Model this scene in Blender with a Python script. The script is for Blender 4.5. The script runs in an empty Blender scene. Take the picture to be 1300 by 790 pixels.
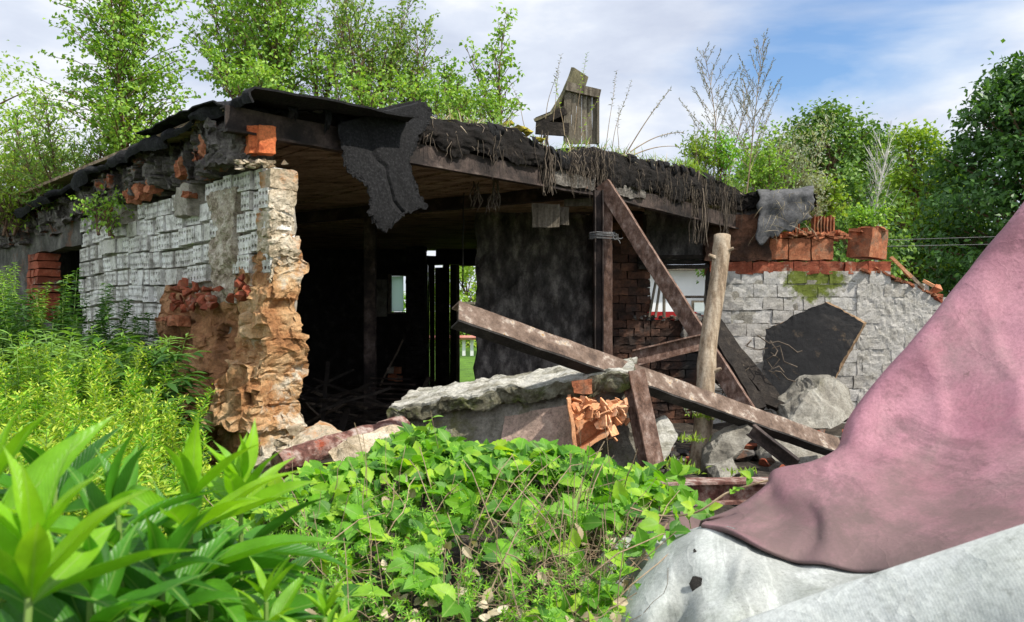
import bpy, bmesh, math, random
import numpy as np
from mathutils import Vector, Matrix, noise

# ------------------------------------------------------------------ camera, sky, sun, exposure
scene = bpy.context.scene
COL = scene.collection
FPX = 982.0; HY = 405.0
cam_d = bpy.data.cameras.new('camera'); cam = bpy.data.objects.new('camera', cam_d); COL.objects.link(cam)
cam.location = (0, 0, 1.6); cam.rotation_euler = (math.radians(90), 0, 0)
cam_d.sensor_width = 36; cam_d.lens = 36 * FPX / 1300.0
cam_d.shift_y = (HY - 395.0) / 1300.0
cam_d.clip_start = 0.05; cam_d.clip_end = 3000
cam_d.dof.use_dof = True; cam_d.dof.focus_distance = 5.0; cam_d.dof.aperture_fstop = 9
scene.camera = cam

SUN = Vector((0.80, -0.42, 1.05)).normalized()       # towards the sun
world = bpy.data.worlds.new('World'); scene.world = world; world.use_nodes = True
def build_world():
    nt = world.node_tree; N = nt.nodes; L = nt.links; N.clear()
    out = N.new('ShaderNodeOutputWorld'); bg = N.new('ShaderNodeBackground'); bg.inputs['Strength'].default_value = 0.1
    sky = N.new('ShaderNodeTexSky'); sky.sky_type = 'NISHITA'; sky.sun_disc = False
    sky.sun_elevation = math.asin(SUN.z); sky.sun_rotation = math.atan2(SUN.x, SUN.y)
    sky.air_density = 1.3; sky.dust_density = 0.6; sky.ozone_density = 2.0
    tc = N.new('ShaderNodeTexCoord')
    mp = N.new('ShaderNodeMapping'); mp.inputs['Scale'].default_value = (1.0, 1.0, 2.6); mp.inputs['Location'].default_value = (2.3, 0.4, 0.25)
    L.new(tc.outputs['Generated'], mp.inputs['Vector'])
    n1 = N.new('ShaderNodeTexNoise'); n1.inputs['Scale'].default_value = 2.1; n1.inputs['Detail'].default_value = 9; n1.inputs['Roughness'].default_value = .52; n1.inputs['Distortion'].default_value = .35
    L.new(mp.outputs[0], n1.inputs['Vector'])
    # clear gap high on the right of the view
    gap = N.new('ShaderNodeVectorMath'); gap.operation = 'DISTANCE'; gap.inputs[1].default_value = (0.42, .95, 0.36)
    gm = N.new('ShaderNodeMapping'); gm.inputs['Scale'].default_value = (0.75, 1, 2.6)
    gm.inputs['Location'].default_value = (0.13, 0.1, -0.52)
    L.new(tc.outputs['Generated'], gm.inputs['Vector']); L.new(gm.outputs[0], gap.inputs[0])
    gr = N.new('ShaderNodeMapRange'); gr.inputs['From Min'].default_value = 0.06; gr.inputs['From Max'].default_value = .34
    gr.inputs['To Min'].default_value = -0.20; gr.inputs['To Max'].default_value = 0.22
    L.new(gap.outputs['Value'], gr.inputs['Value'])
    ad = N.new('ShaderNodeMath'); ad.operation = 'ADD'; L.new(n1.outputs['Fac'], ad.inputs[0]); L.new(gr.outputs[0], ad.inputs[1])
    cov = N.new('ShaderNodeValToRGB'); cov.color_ramp.elements[0].position = .40; cov.color_ramp.elements[1].position = .62
    L.new(ad.outputs[0], cov.inputs[0])
    n2 = N.new('ShaderNodeTexNoise'); n2.inputs['Scale'].default_value = 3.4; n2.inputs['Detail'].default_value = 8; n2.inputs['Roughness'].default_value = .55
    L.new(mp.outputs[0], n2.inputs['Vector'])
    cc = N.new('ShaderNodeValToRGB'); e = cc.color_ramp.elements
    e[0].position = .36; e[0].color = (.58, .64, .78, 1); e[1].position = .62; e[1].color = (.96, .98, 1.0, 1)
    m = e.new(.5); m.color = (.72, .78, .90, 1)
    L.new(n2.outputs['Fac'], cc.inputs[0])
    sc = N.new('ShaderNodeVectorMath'); sc.operation = 'SCALE'; sc.inputs['Scale'].default_value = 9.6; L.new(cc.outputs[0], sc.inputs[0])
    sk = N.new('ShaderNodeMix'); sk.data_type = 'RGBA'; sk.blend_type = 'MULTIPLY'; sk.inputs[0].default_value = 1
    sk.inputs[7].default_value = (1.05, 1.25, 1.5, 1); L.new(sky.outputs[0], sk.inputs[6])
    # added fill light: unseen sky behind the camera brightened for the shaded left wall
    dt = N.new('ShaderNodeVectorMath'); dt.operation = 'DOT_PRODUCT'; dt.inputs[1].default_value = (-.35, -.78, .5); L.new(tc.outputs['Generated'], dt.inputs[0])
    br = N.new('ShaderNodeMapRange'); br.interpolation_type = 'SMOOTHSTEP'; br.inputs['From Min'].default_value = -.1; br.inputs['From Max'].default_value = .8; br.inputs['To Min'].default_value = 9.3; br.inputs['To Max'].default_value = 12.5
    L.new(dt.outputs['Value'], br.inputs['Value']); L.new(br.outputs[0], sc.inputs['Scale'])
    mx = N.new('ShaderNodeMix'); mx.data_type = 'RGBA'
    L.new(cov.outputs[0], mx.inputs[0]); L.new(sk.outputs[2], mx.inputs[6]); L.new(sc.outputs[0], mx.inputs[7])
    L.new(mx.outputs[2], bg.inputs['Color']); L.new(bg.outputs[0], out.inputs[0])
build_world()
sd = bpy.data.lights.new('sun', 'SUN'); so = bpy.data.objects.new('sun', sd); COL.objects.link(so)
sd.energy = 5.0; sd.angle = math.radians(1.0); sd.color = (1.0, .94, .84)
so.rotation_euler = SUN.to_track_quat('Z', 'Y').to_euler(); so.location = (4, -3, 8)
scene.view_settings.view_transform = 'Standard'; scene.view_settings.look = 'None'
scene.view_settings.exposure = 0.22; scene.view_settings.gamma = 1.0
scene.render.engine = 'CYCLES'
scene.cycles.max_bounces = 6; scene.cycles.diffuse_bounces = 3; scene.cycles.transmission_bounces = 3; scene.cycles.glossy_bounces = 2
scene.cycles.caustics_reflective = False; scene.cycles.caustics_refractive = False

# ------------------------------------------------------------------ helpers
def P(px, py, Y):
    return Vector(((px - 650) / FPX * Y, Y, 1.6 + (HY - py) / FPX * Y))
R = random.Random(7)
def U(a, b): return R.uniform(a, b)
WL = {}
def finish(o, wl, parent):
    if parent is not None:
        o.parent = parent; o.location = Vector(wl) - WL[parent.name]
    else:
        o.location = wl
    WL[o.name] = Vector(wl)
    return o
def tag(o, label=None, cat=None, group=None, kind=None):
    if label: o['label'] = label
    if cat: o['category'] = cat
    if group: o['group'] = group
    if kind: o['kind'] = kind
    return o
def empty(name, loc, label=None, cat=None, group=None, kind=None):
    o = bpy.data.objects.new(name, None); COL.objects.link(o); o.empty_display_size = .1
    finish(o, loc, None); return tag(o, label, cat, group, kind)
def copy_at(src, loc, rot=None, scale=None, label=None):
    c = src.copy(); COL.objects.link(c); c.location = loc; WL[c.name] = Vector(loc)
    if rot: c.rotation_euler = rot
    if scale: c.scale = scale
    if label: c['label'] = label
    for ch in list(src.children):
        d = ch.copy(); COL.objects.link(d); d.parent = c; WL[d.name] = Vector(loc)
    return c
def npmesh(name, V, F, mat, parent=None, smooth=False, fmat=None, uv=None):
    """V (n,3) array, F (m,k) int array"""
    V = np.asarray(V, dtype=np.float64); F = np.asarray(F, dtype=np.int32)
    lo = V.min(0); hi = V.max(0); wl = Vector(((lo[0] + hi[0]) / 2, (lo[1] + hi[1]) / 2, lo[2]))
    V = V - np.array(wl)
    me = bpy.data.meshes.new(name)
    me.vertices.add(len(V)); me.vertices.foreach_set('co', V.astype(np.float32).ravel())
    m, k = F.shape
    me.loops.add(m * k); me.loops.foreach_set('vertex_index', F.ravel())
    me.polygons.add(m); me.polygons.foreach_set('loop_start', np.arange(0, m * k, k, dtype=np.int32))
    me.polygons.foreach_set('loop_total', np.full(m, k, dtype=np.int32))
    me.polygons.foreach_set('use_smooth', np.full(m, smooth, dtype=bool))
    for mm in (mat if isinstance(mat, (list, tuple)) else [mat]): me.materials.append(mm)
    if fmat is not None: me.polygons.foreach_set('material_index', np.asarray(fmat, dtype=np.int32))
    me.update(calc_edges=True)
    if uv is not None:
        ul = me.uv_layers.new(name='UVMap'); ul.data.foreach_set('uv', np.asarray(uv, dtype=np.float32)[F.ravel()].ravel())
    o = bpy.data.objects.new(name, me); COL.objects.link(o)
    return finish(o, wl, parent)

class MB:
    def __init__(s): s.v = []; s.f = []; s.fm = []; s.m = 0
    def add(s, vs, fs):
        b = len(s.v); s.v.extend([tuple(x) for x in vs]); s.f.extend([tuple(b + i for i in f) for f in fs]); s.fm.extend([s.m] * len(fs))
    def box(s, c, size, rot=None, jit=0):
        c = Vector(c); sx, sy, sz = [a / 2 for a in size]
        vs = []
        for z in (-sz, sz):
            for y in (-sy, sy):
                for x in (-sx, sx):
                    p = Vector((x + U(-jit, jit), y + U(-jit, jit), z + U(-jit, jit)))
                    if rot is not None: p = rot @ p
                    vs.append(c + p)
        s.add(vs, [(0, 2, 3, 1), (4, 5, 7, 6), (0, 1, 5, 4), (2, 6, 7, 3), (0, 4, 6, 2), (1, 3, 7, 5)])
    def tube(s, pts, radii, n=6, cap=True):
        pts = [Vector(p) for p in pts]
        if not isinstance(radii, (list, tuple)): radii = [radii] * len(pts)
        rings = []; prev = None
        for i, p in enumerate(pts):
            d = (pts[min(i + 1, len(pts) - 1)] - pts[max(i - 1, 0)])
            if d.length < 1e-9: d = Vector((0, 0, 1))
            d.normalize()
            if prev is None:
                a = Vector((0, 0, 1)) if abs(d.z) < .9 else Vector((1, 0, 0))
                x = d.cross(a).normalized()
            else:
                x = (prev - d * prev.dot(d)).normalized()
            prev = x; y = d.cross(x)
            rings.append([p + (x * math.cos(2 * math.pi * k / n) + y * math.sin(2 * math.pi * k / n)) * radii[i] for k in range(n)])
        vs = [v for r in rings for v in r]; fs = []
        for i in range(len(rings) - 1):
            for k in range(n):
                a = i * n + k; b = i * n + (k + 1) % n
                fs.append((a, b, b + n, a + n))
        if cap:
            fs.append(tuple(reversed(range(n)))); q = (len(rings) - 1) * n; fs.append(tuple(q + k for k in range(n)))
        s.add(vs, fs)
    def sweep(s, p0, p1, prof, up, seg=1, jit=0, seed=0):
        """extrude closed 2D profile [(a,b)] from p0 to p1; b axis ~ up"""
        p0 = Vector(p0); p1 = Vector(p1); d = (p1 - p0).normalized(); up = Vector(up)
        z = (up - d * up.dot(d)).normalized(); x = d.cross(z)
        n = len(prof); vs = []; fs = []
        for i in range(seg + 1):
            c = p0.lerp(p1, i / seg)
            for (a, b) in prof:
                q = c + x * a + z * b
                if jit: q = q + noise.noise_vector(q * 5 + Vector((seed, 0, 0))) * jit + noise.noise_vector(q * 22) * jit * .35
                vs.append(q)
        for i in range(seg):
            for k in range(n):
                a = i * n + k; b = i * n + (k + 1) % n
                fs.append((a, a + n, b + n, b))
        fs.append(tuple(range(n))); q = seg * n; fs.append(tuple(q + k for k in reversed(range(n))))
        s.add(vs, fs)
    def hexa(s, c, seg=(4, 4, 4), amp=.02, freq=3, seed=0, amp2=.3, f2=5, mask=None, cell=None):
        """c: 8 corners ordered x fastest, then y, then z; roughened"""
        c = [Vector(q) for q in c]; nx, ny, nz = seg; idx = {}; vs = []
        so_ = Vector((seed * 3.7, seed * 1.3, seed * 2.1))
        def vid(i, j, k):
            key = (i, j, k)
            if key in idx: return idx[key]
            u, v, w = i / nx, j / ny, k / nz
            a = c[0].lerp(c[1], u); b = c[2].lerp(c[3], u); p = a.lerp(b, v)
            a = c[4].lerp(c[5], u); b = c[6].lerp(c[7], u); q = a.lerp(b, v)
            p = p.lerp(q, w)
            m = 1 if mask is None else mask(u, v, w)
            p = p + (noise.noise_vector(p * freq + so_) + noise.noise_vector(p * freq * f2 + so_) * amp2 + noise.noise_vector(p * freq * f2 * 2.7 + so_) * amp2 * .5) * amp * m
            if cell: p = p + cell(p)
            idx[key] = len(vs); vs.append(p); return idx[key]
        fs = []
        for i in range(nx):
            for j in range(ny):
                fs.append((vid(i, j, 0), vid(i, j + 1, 0), vid(i + 1, j + 1, 0), vid(i + 1, j, 0)))
                fs.append((vid(i, j, nz), vid(i + 1, j, nz), vid(i + 1, j + 1, nz), vid(i, j + 1, nz)))
        for i in range(nx):
            for k in range(nz):
                fs.append((vid(i, 0, k), vid(i + 1, 0, k), vid(i + 1, 0, k + 1), vid(i, 0, k + 1)))
                fs.append((vid(i, ny, k), vid(i, ny, k + 1), vid(i + 1, ny, k + 1), vid(i + 1, ny, k)))
        for j in range(ny):
            for k in range(nz):
                fs.append((vid(0, j, k), vid(0, j, k + 1), vid(0, j + 1, k + 1), vid(0, j + 1, k)))
                fs.append((vid(nx, j, k), vid(nx, j + 1, k), vid(nx, j + 1, k + 1), vid(nx, j, k + 1)))
        s.add(vs, fs)
    def hbox(s, c, size, rot=None, **kw):
        c = Vector(c); sx, sy, sz = [a / 2 for a in size]
        cs = []
        for z in (-sz, sz):
            for y in (-sy, sy):
                for x in (-sx, sx):
                    p = Vector((x, y, z))
                    if rot is not None: p = rot @ p
                    cs.append(c + p)
        s.hexa(cs, **kw)
    def grid(s, fn, nu, nv):
        vs = [fn(i / nu, j / nv) for j in range(nv + 1) for i in range(nu + 1)]
        fs = [(j * (nu + 1) + i, j * (nu + 1) + i + 1, (j + 1) * (nu + 1) + i + 1, (j + 1) * (nu + 1) + i) for j in range(nv) for i in range(nu)]
        s.add(vs, fs)
    def build(s, name, mat, parent=None, smooth=False, solid=0):
        xs = [v[0] for v in s.v]; ys = [v[1] for v in s.v]; zs = [v[2] for v in s.v]
        wl = Vector(((min(xs) + max(xs)) / 2, (min(ys) + max(ys)) / 2, min(zs)))
        me = bpy.data.meshes.new(name); me.from_pydata([(v[0] - wl.x, v[1] - wl.y, v[2] - wl.z) for v in s.v], [], s.f)
        for mm in (mat if isinstance(mat, (list, tuple)) else [mat]): me.materials.append(mm)
        if any(s.fm): me.polygons.foreach_set('material_index', s.fm)
        if smooth: me.polygons.foreach_set('use_smooth', [True] * len(s.f))
        me.update(); o = bpy.data.objects.new(name, me); COL.objects.link(o)
        if solid:
            md = o.modifiers.new('thick', 'SOLIDIFY'); md.thickness = solid; md.offset = 0
        return finish(o, wl, parent)

def rock_mb(mb, pts, sub=3, amp=.02, freq=6, seed=0):
    bm = bmesh.new()
    for p in pts: bm.verts.new(p)
    bmesh.ops.convex_hull(bm, input=list(bm.verts))
    loose = [v for v in bm.verts if not v.link_faces]
    bmesh.ops.delete(bm, geom=loose, context='VERTS')
    bmesh.ops.subdivide_edges(bm, edges=list(bm.edges), cuts=sub, use_grid_fill=True)
    bmesh.ops.triangulate(bm, faces=list(bm.faces))
    bm.verts.index_update(); so_ = Vector((seed * 1.7, seed, 0))
    vs = []
    for v in bm.verts:
        p = v.co.copy(); vs.append(p + (noise.noise_vector(p * freq + so_) + noise.noise_vector(p * freq * 4 + so_) * .35) * amp)
    mb.add(vs, [tuple(v.index for v in f.verts) for f in bm.faces]); bm.free()
def rock(mb, c, size, n=12, sub=2, amp=.15, seed=None, rot=None):
    r = random.Random(seed if seed is not None else R.random()); c = Vector(c); pts = []
    for i in range(n):
        a = Vector((r.gauss(0, 1), r.gauss(0, 1), r.gauss(0, 1))).normalized()
        m = max(abs(a.x), abs(a.y), abs(a.z)); a = a.lerp(a / m, .6) * .5
        q = Vector((a.x * size[0], a.y * size[1], a.z * size[2]))
        if rot is not None: q = rot @ q
        pts.append(c + q)
    s = min(size); rock_mb(mb, pts, sub, amp * s * .7, .9 / s, r.random() * 50)

# ------------------------------------------------------------------ materials
def newmat(name):
    m = bpy.data.materials.new(name); m.use_nodes = True; nt = m.node_tree; nt.nodes.clear()
    o = nt.nodes.new('ShaderNodeOutputMaterial'); b = nt.nodes.new('ShaderNodeBsdfPrincipled')
    nt.links.new(b.outputs[0], o.inputs[0]); return m, nt, b, o
def nz(nt, vec, scale, detail=8, rough=.6, dist=0, t='ShaderNodeTexNoise'):
    n = nt.nodes.new('ShaderNodeTexNoise'); n.inputs['Scale'].default_value = scale; n.inputs['Detail'].default_value = detail
    n.inputs['Roughness'].default_value = rough; n.inputs['Distortion'].default_value = dist; nt.links.new(vec, n.inputs['Vector']); return n.outputs['Fac']
def ramp(nt, fac, stops):
    r = nt.nodes.new('ShaderNodeValToRGB'); e = r.color_ramp.elements
    while len(e) < len(stops): e.new(.5)
    for i, (p, c) in enumerate(stops): e[i].position = p; e[i].color = (*c, 1) if len(c) == 3 else c
    nt.links.new(fac, r.inputs[0]); return r.outputs[0]
def mixc(nt, fac, a, b, blend='MIX'):
    m = nt.nodes.new('ShaderNodeMix'); m.data_type = 'RGBA'; m.blend_type = blend
    for s, v in ((0, fac), (6, a), (7, b)):
        if isinstance(v, (int, float)): m.inputs[s].default_value = v
        elif isinstance(v, tuple): m.inputs[s].default_value = (*v, 1)
        else: nt.links.new(v, m.inputs[s])
    return m.outputs[2]
def coord(nt, world_space=False, scale=(1, 1, 1), rot=(0, 0, 0)):
    if world_space:
        g = nt.nodes.new('ShaderNodeNewGeometry'); src = g.outputs['Position']
    else:
        g = nt.nodes.new('ShaderNodeTexCoord'); src = g.outputs['Object']
    mp = nt.nodes.new('ShaderNodeMapping'); mp.inputs['Scale'].default_value = scale; mp.inputs['Rotation'].default_value = rot
    nt.links.new(src, mp.inputs[0]); return mp.outputs[0]
def bump(nt, b, h, strength=.5, dist=.01):
    n = nt.nodes.new('ShaderNodeBump'); n.inputs['Strength'].default_value = strength; n.inputs['Distance'].default_value = dist
    nt.links.new(h, n.inputs['Height']); nt.links.new(n.outputs[0], b.inputs['Normal']); return n
def nmat(name, stops, scale=4, rough=.9, bs=40, bstr=.6, bdist=.01, grit=.75, over=None, oscale=1.5, olo=.5, ohi=.6, metal=0, stretch=(1, 1, 1), spec=.3, island=0, dist=0):
    """noise coloured material; `over`: a second colour in patches"""
    m, nt, b, o = newmat(name); v = coord(nt, True, stretch)
    c = ramp(nt, nz(nt, v, scale, 10, .65, dist), stops)
    if over:
        f = ramp(nt, nz(nt, v, oscale, 8, .7), [(olo, (0, 0, 0)), (ohi, (1, 1, 1))]); c = mixc(nt, f, c, over)
    if island:
        g = nt.nodes.new('ShaderNodeNewGeometry'); r = ramp(nt, g.outputs['Random Per Island'], [(0, (1 - island,) * 3), (1, (1 + island * .5,) * 3)])
        c = mixc(nt, 1.0, c, r, 'MULTIPLY')
    if grit and bstr > .25:
        gv = coord(nt, True); c = mixc(nt, grit, c, ramp(nt, nz(nt, gv, 48, 7, .85), [(.36, (.42, .42, .42)), (.5, (.92, .92, .92)), (.68, (1.35, 1.35, 1.35))]), 'MULTIPLY')
    nt.links.new(c, b.inputs['Base Color']); b.inputs['Roughness'].default_value = rough; b.inputs['Metallic'].default_value = metal
    b.inputs['Specular IOR Level'].default_value = spec
    ma = nt.nodes.new('ShaderNodeMath'); ma.operation = 'MULTIPLY_ADD'; ma.inputs[1].default_value = .45; nt.links.new(nz(nt, v, bs * 3.3, 6, .8), ma.inputs[0]); nt.links.new(nz(nt, v, bs, 8, .75), ma.inputs[2])
    bump(nt, b, ma.outputs[0], bstr, bdist); return m
M = {}
M['mortar'] = nmat('weathered mortar', [(.3, (.20, .18, .14)), (.5, (.42, .38, .31)), (.7, (.62, .57, .48))], 7, bs=30, bstr=1, bdist=.02)
M['clay'] = nmat('eroded clay', [(.28, (.20, .09, .035)), (.40, (.46, .22, .09)), (.50, (.62, .36, .17)), (.62, (.72, .50, .28)), (.78, (.76, .64, .46))], 4.5, bs=22, bstr=1, bdist=.03, over=(.72, .64, .50), oscale=2.6, olo=.55, ohi=.62)
M['clay2'] = nmat('reddish loam', [(.3, (.18, .08, .035)), (.5, (.44, .21, .095)), (.7, (.62, .36, .18))], 5, bs=22, bstr=1, bdist=.03)
M['plaster_end'] = nmat('creamy rough mortar', [(.3, (.30, .22, .13)), (.48, (.58, .48, .34)), (.65, (.78, .72, .60))], 6, bs=26, bstr=1, bdist=.02, over=(.50, .26, .11), oscale=3, olo=.52, ohi=.6)
M['orange'] = nmat('orange hollow clay tile', [(.3, (.26, .09, .045)), (.5, (.48, .17, .08)), (.7, (.60, .29, .16))], 9, bs=60, bstr=.9, island=.3, over=(.20, .16, .11), oscale=5, olo=.52, ohi=.66)
M['orange_fresh'] = nmat('freshly broken clay tile', [(.3, (.62, .24, .10)), (.55, (.80, .40, .20)), (.75, (.86, .60, .42))], 9, bs=60, bstr=.4, island=.3)
M['redbrick'] = nmat('red brick', [(.3, (.22, .05, .025)), (.55, (.38, .10, .05)), (.75, (.46, .20, .12))], 9, bs=60, bstr=.8, island=.45, over=(.45, .36, .28), oscale=5, olo=.58, ohi=.66)
M['concrete'] = nmat('broken concrete', [(.28, (.10, .09, .075)), (.45, (.25, .23, .19)), (.62, (.42, .40, .345)), (.8, (.55, .53, .48))], 4, bs=28, bstr=1, bdist=.02, over=(.16, .15, .10), oscale=2.2, olo=.58, ohi=.7)
M['concrete_dark'] = nmat('sooty concrete', [(.3, (.05, .045, .04)), (.5, (.13, .12, .11)), (.72, (.30, .28, .25))], 5, bs=24, bstr=1, bdist=.03, over=(.20, .10, .06), oscale=3, olo=.57, ohi=.65)
M['eave'] = nmat('crumbled eave concrete', [(.3, (.06, .05, .045)), (.5, (.17, .155, .135)), (.72, (.36, .33, .29))], 6, bs=24, bstr=1, bdist=.03, over=(.38, .13, .06), oscale=4.2, olo=.58, ohi=.63)
M['slabtop'] = nmat('lichened concrete crust', [(.3, (.12, .11, .07)), (.42, (.33, .315, .25)), (.55, (.60, .585, .52)), (.75, (.74, .73, .68))], 7, bs=30, bstr=1, bdist=.02, over=(.16, .17, .07), oscale=3.5, olo=.56, ohi=.68, stretch=(.6, 1.6, 1.6))
M['soil'] = nmat('dark rubble soil', [(.3, (.018, .014, .011)), (.5, (.06, .048, .036)), (.75, (.17, .14, .11))], 9, bs=30, bstr=1, bdist=.03)
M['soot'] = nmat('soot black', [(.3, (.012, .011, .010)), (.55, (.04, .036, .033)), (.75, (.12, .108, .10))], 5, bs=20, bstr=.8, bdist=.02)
M['rootsoil'] = nmat('black roof soil', [(.3, (.006, .005, .004)), (.55, (.017, .013, .011)), (.8, (.055, .042, .032))], 8, bs=40, bstr=1, bdist=.03)
M['felt'] = nmat('tar roofing felt', [(.3, (.007, .007, .008)), (.52, (.016, .016, .017)), (.68, (.036, .036, .038)), (.8, (.10, .10, .105))], 60, rough=.92, bs=90, bstr=1, bdist=.008, spec=.2, grit=.4)
M['felt_grey'] = nmat('grey dusty roofing felt', [(.3, (.05, .05, .052)), (.6, (.12, .12, .125)), (.8, (.2, .2, .2))], 18, rough=.8, bs=120, bstr=.8, bdist=.006)
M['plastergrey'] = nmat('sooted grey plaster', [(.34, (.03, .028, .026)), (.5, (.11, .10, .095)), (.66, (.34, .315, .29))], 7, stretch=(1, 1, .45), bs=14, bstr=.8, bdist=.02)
M['rust'] = nmat('rusty steel', [(.34, (.07, .04, .03)), (.47, (.155, .09, .065)), (.58, (.25, .165, .13)), (.72, (.42, .33, .28))], 22, rough=.8, bs=80, bstr=.8, over=(.12, .06, .035), oscale=5, olo=.5, ohi=.72, stretch=(1, 1, .6))
M['rustpaint'] = nmat('rust stained painted steel', [(.34, (.09, .06, .045)), (.46, (.17, .115, .085)), (.56, (.25, .18, .14)), (.63, (.55, .49, .42)), (.76, (.40, .33, .27))], 9, stretch=(.7, 1, 1), rough=.8, bs=70, bstr=.9, over=(.36, .19, .06), oscale=9, olo=.60, ohi=.66)
M['rustdark'] = nmat('dark rusty steel', [(.34, (.012, .009, .008)), (.48, (.03, .021, .018)), (.6, (.085, .06, .05)), (.76, (.20, .16, .14))], 5, rough=.7, bs=60, bstr=.7)
M['redpaint'] = nmat('peeling red painted steel', [(.34, (.07, .03, .025)), (.47, (.20, .09, .07)), (.55, (.36, .25, .21)), (.68, (.58, .52, .47))], 14, rough=.85, bs=60, bstr=1, over=(.30, .07, .035), oscale=7, olo=.58, ohi=.66)
M['wood_old'] = nmat('weathered grey wood', [(.3, (.07, .055, .04)), (.5, (.19, .16, .12)), (.75, (.34, .30, .24))], 6, bs=30, bstr=.8, stretch=(6, 6, .6), island=.3)
M['log'] = nmat('debarked log', [(.3, (.12, .08, .05)), (.45, (.30, .22, .145)), (.58, (.46, .37, .27)), (.75, (.56, .48, .37))], 6, bs=30, bstr=.6, stretch=(4, 4, .7), rough=.8)
M['charwood'] = nmat('charred timber', [(.3, (.012, .010, .009)), (.55, (.04, .032, .026)), (.8, (.15, .12, .095))], 9, bs=30, bstr=1, bdist=.02, island=.4)
M['drywood'] = nmat('grey-brown stick', [(.3, (.08, .06, .045)), (.6, (.2, .16, .12)), (.8, (.32, .27, .21))], 9, bs=40, island=.5)
M['panel'] = nmat('blackened panel', [(.3, (.005, .005, .006)), (.55, (.011, .011, .012)), (.8, (.045, .04, .035))], 4, rough=.9, bs=18, bstr=.7, over=(.09, .065, .04), oscale=4.5, olo=.60, ohi=.72)
M['panel_edge'] = nmat('brown panel edge', [(.3, (.13, .08, .045)), (.7, (.36, .24, .14))], 12, bs=40)
M['ceiling'] = nmat('burnt plank ceiling', [(.3, (.13, .085, .06)), (.5, (.48, .34, .23)), (.68, (.72, .56, .43))], 3, bs=9, bstr=1, bdist=.04, stretch=(1, 3.5, 1), rough=.95)
M['moss'] = nmat('yellow moss', [(.3, (.18, .15, .02)), (.6, (.48, .40, .04))], 20, bs=90, bstr=1)
M['white'] = nmat('white rendered wall', [(.3, (.72, .74, .76)), (.7, (.82, .83, .84))], 2, bs=20, bstr=.1)
M['red'] = nmat('red paint', [(.3, (.60, .02, .02)), (.7, (.7, .03, .03))], 2, rough=.4, bs=20, bstr=.05)
def paneglass():
    m, nt, b, o = newmat('dusty translucent pane'); t = nt.nodes.new('ShaderNodeBsdfTranslucent'); t.inputs[0].default_value = (.75, .85, .85, 1); ms = nt.nodes.new('ShaderNodeMixShader'); ms.inputs[0].default_value = .85
    nt.links.new(b.outputs[0], ms.inputs[1]); nt.links.new(t.outputs[0], ms.inputs[2]); nt.links.new(ms.outputs[0], o.inputs[0]); return m
M['pane'] = paneglass()
M['glass'] = nmat('dusty window glass', [(.3, (.45, .52, .52)), (.7, (.62, .68, .68))], 3, rough=.3, bs=20, bstr=.05)
M['wire'] = nmat('grey wire', [(.3, (.08, .08, .08)), (.7, (.2, .2, .2))], 20, rough=.5, bs=50, bstr=.1)
M['darkjoint'] = nmat('dark joint mortar', [(.3, (.05, .045, .04)), (.6, (.15, .135, .12))], 9, bs=40)

def whitebrick_mat(name, light, soot=False):
    m, nt, b, o = newmat(name); v = coord(nt, True)
    c = ramp(nt, nz(nt, v, 9, 10, .7), [(.25, (.20, .18, .155)), (.40, (.46, .44, .40)), (.52, light), (.8, tuple(min(.85, x * 1.1) for x in light))])
    g = nt.nodes.new('ShaderNodeNewGeometry')
    c = mixc(nt, 1.0, c, ramp(nt, g.outputs['Random Per Island'], [(0, (.74, .72, .68)), (.5, (.95, .95, .94)), (1, (1.05, 1.05, 1.05))]), 'MULTIPLY')
    st = ramp(nt, nz(nt, v, 1.7, 8, .65), [(.54, (0, 0, 0)), (.72, (.55, .55, .55))]); c = mixc(nt, st, c, (.26, .24, .21))
    c = mixc(nt, .6, c, ramp(nt, nz(nt, v, 52, 7, .85), [(.36, (.45, .44, .42)), (.5, (.95, .95, .95)), (.68, (1.2, 1.2, 1.2))]), 'MULTIPLY')
    if soot:   # moss patches and soot stain, each with its own shape on the wall
        def blob(cx, cz, rx, rz, lo, hi, nsc=2.2):
            mp = nt.nodes.new('ShaderNodeMapping'); mp.inputs['Location'].default_value = (-cx / rx, 0, -cz / rz); mp.inputs['Scale'].default_value = (1 / rx, 0, 1 / rz)
            nt.links.new(g.outputs['Position'], mp.inputs[0])
            ln = nt.nodes.new('ShaderNodeVectorMath'); ln.operation = 'LENGTH'; nt.links.new(mp.outputs[0], ln.inputs[0])
            a = nt.nodes.new('ShaderNodeMath'); a.operation = 'MULTIPLY_ADD'; a.inputs[1].default_value = 1.1; nt.links.new(nz(nt, v, nsc, 6, .7), a.inputs[0]); nt.links.new(ln.outputs['Value'], a.inputs[2])
            return ramp(nt, a.outputs[0], [(lo, (1, 1, 1)), (hi, (0, 0, 0))])
        c = mixc(nt, blob(3.45, 2.02, .85, .50, .86, 1.02, 6), c, (.13, .16, .03))
        c = mixc(nt, blob(2.1, 1.7, .95, 1.5, .80, 1.0, 2), c, (.13, .12, .115))
    nt.links.new(c, b.inputs['Base Color']); b.inputs['Roughness'].default_value = .92; b.inputs['Specular IOR Level'].default_value = .2
    bump(nt, b, nz(nt, v, 38, 9, .75), 1.0, .012); return m
M['whitebrick'] = whitebrick_mat('whitewashed silicate brick', (.85, .83, .78))
M['wallbrick'] = whitebrick_mat('whitewashed block wall', (.54, .52, .49), True)

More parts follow.
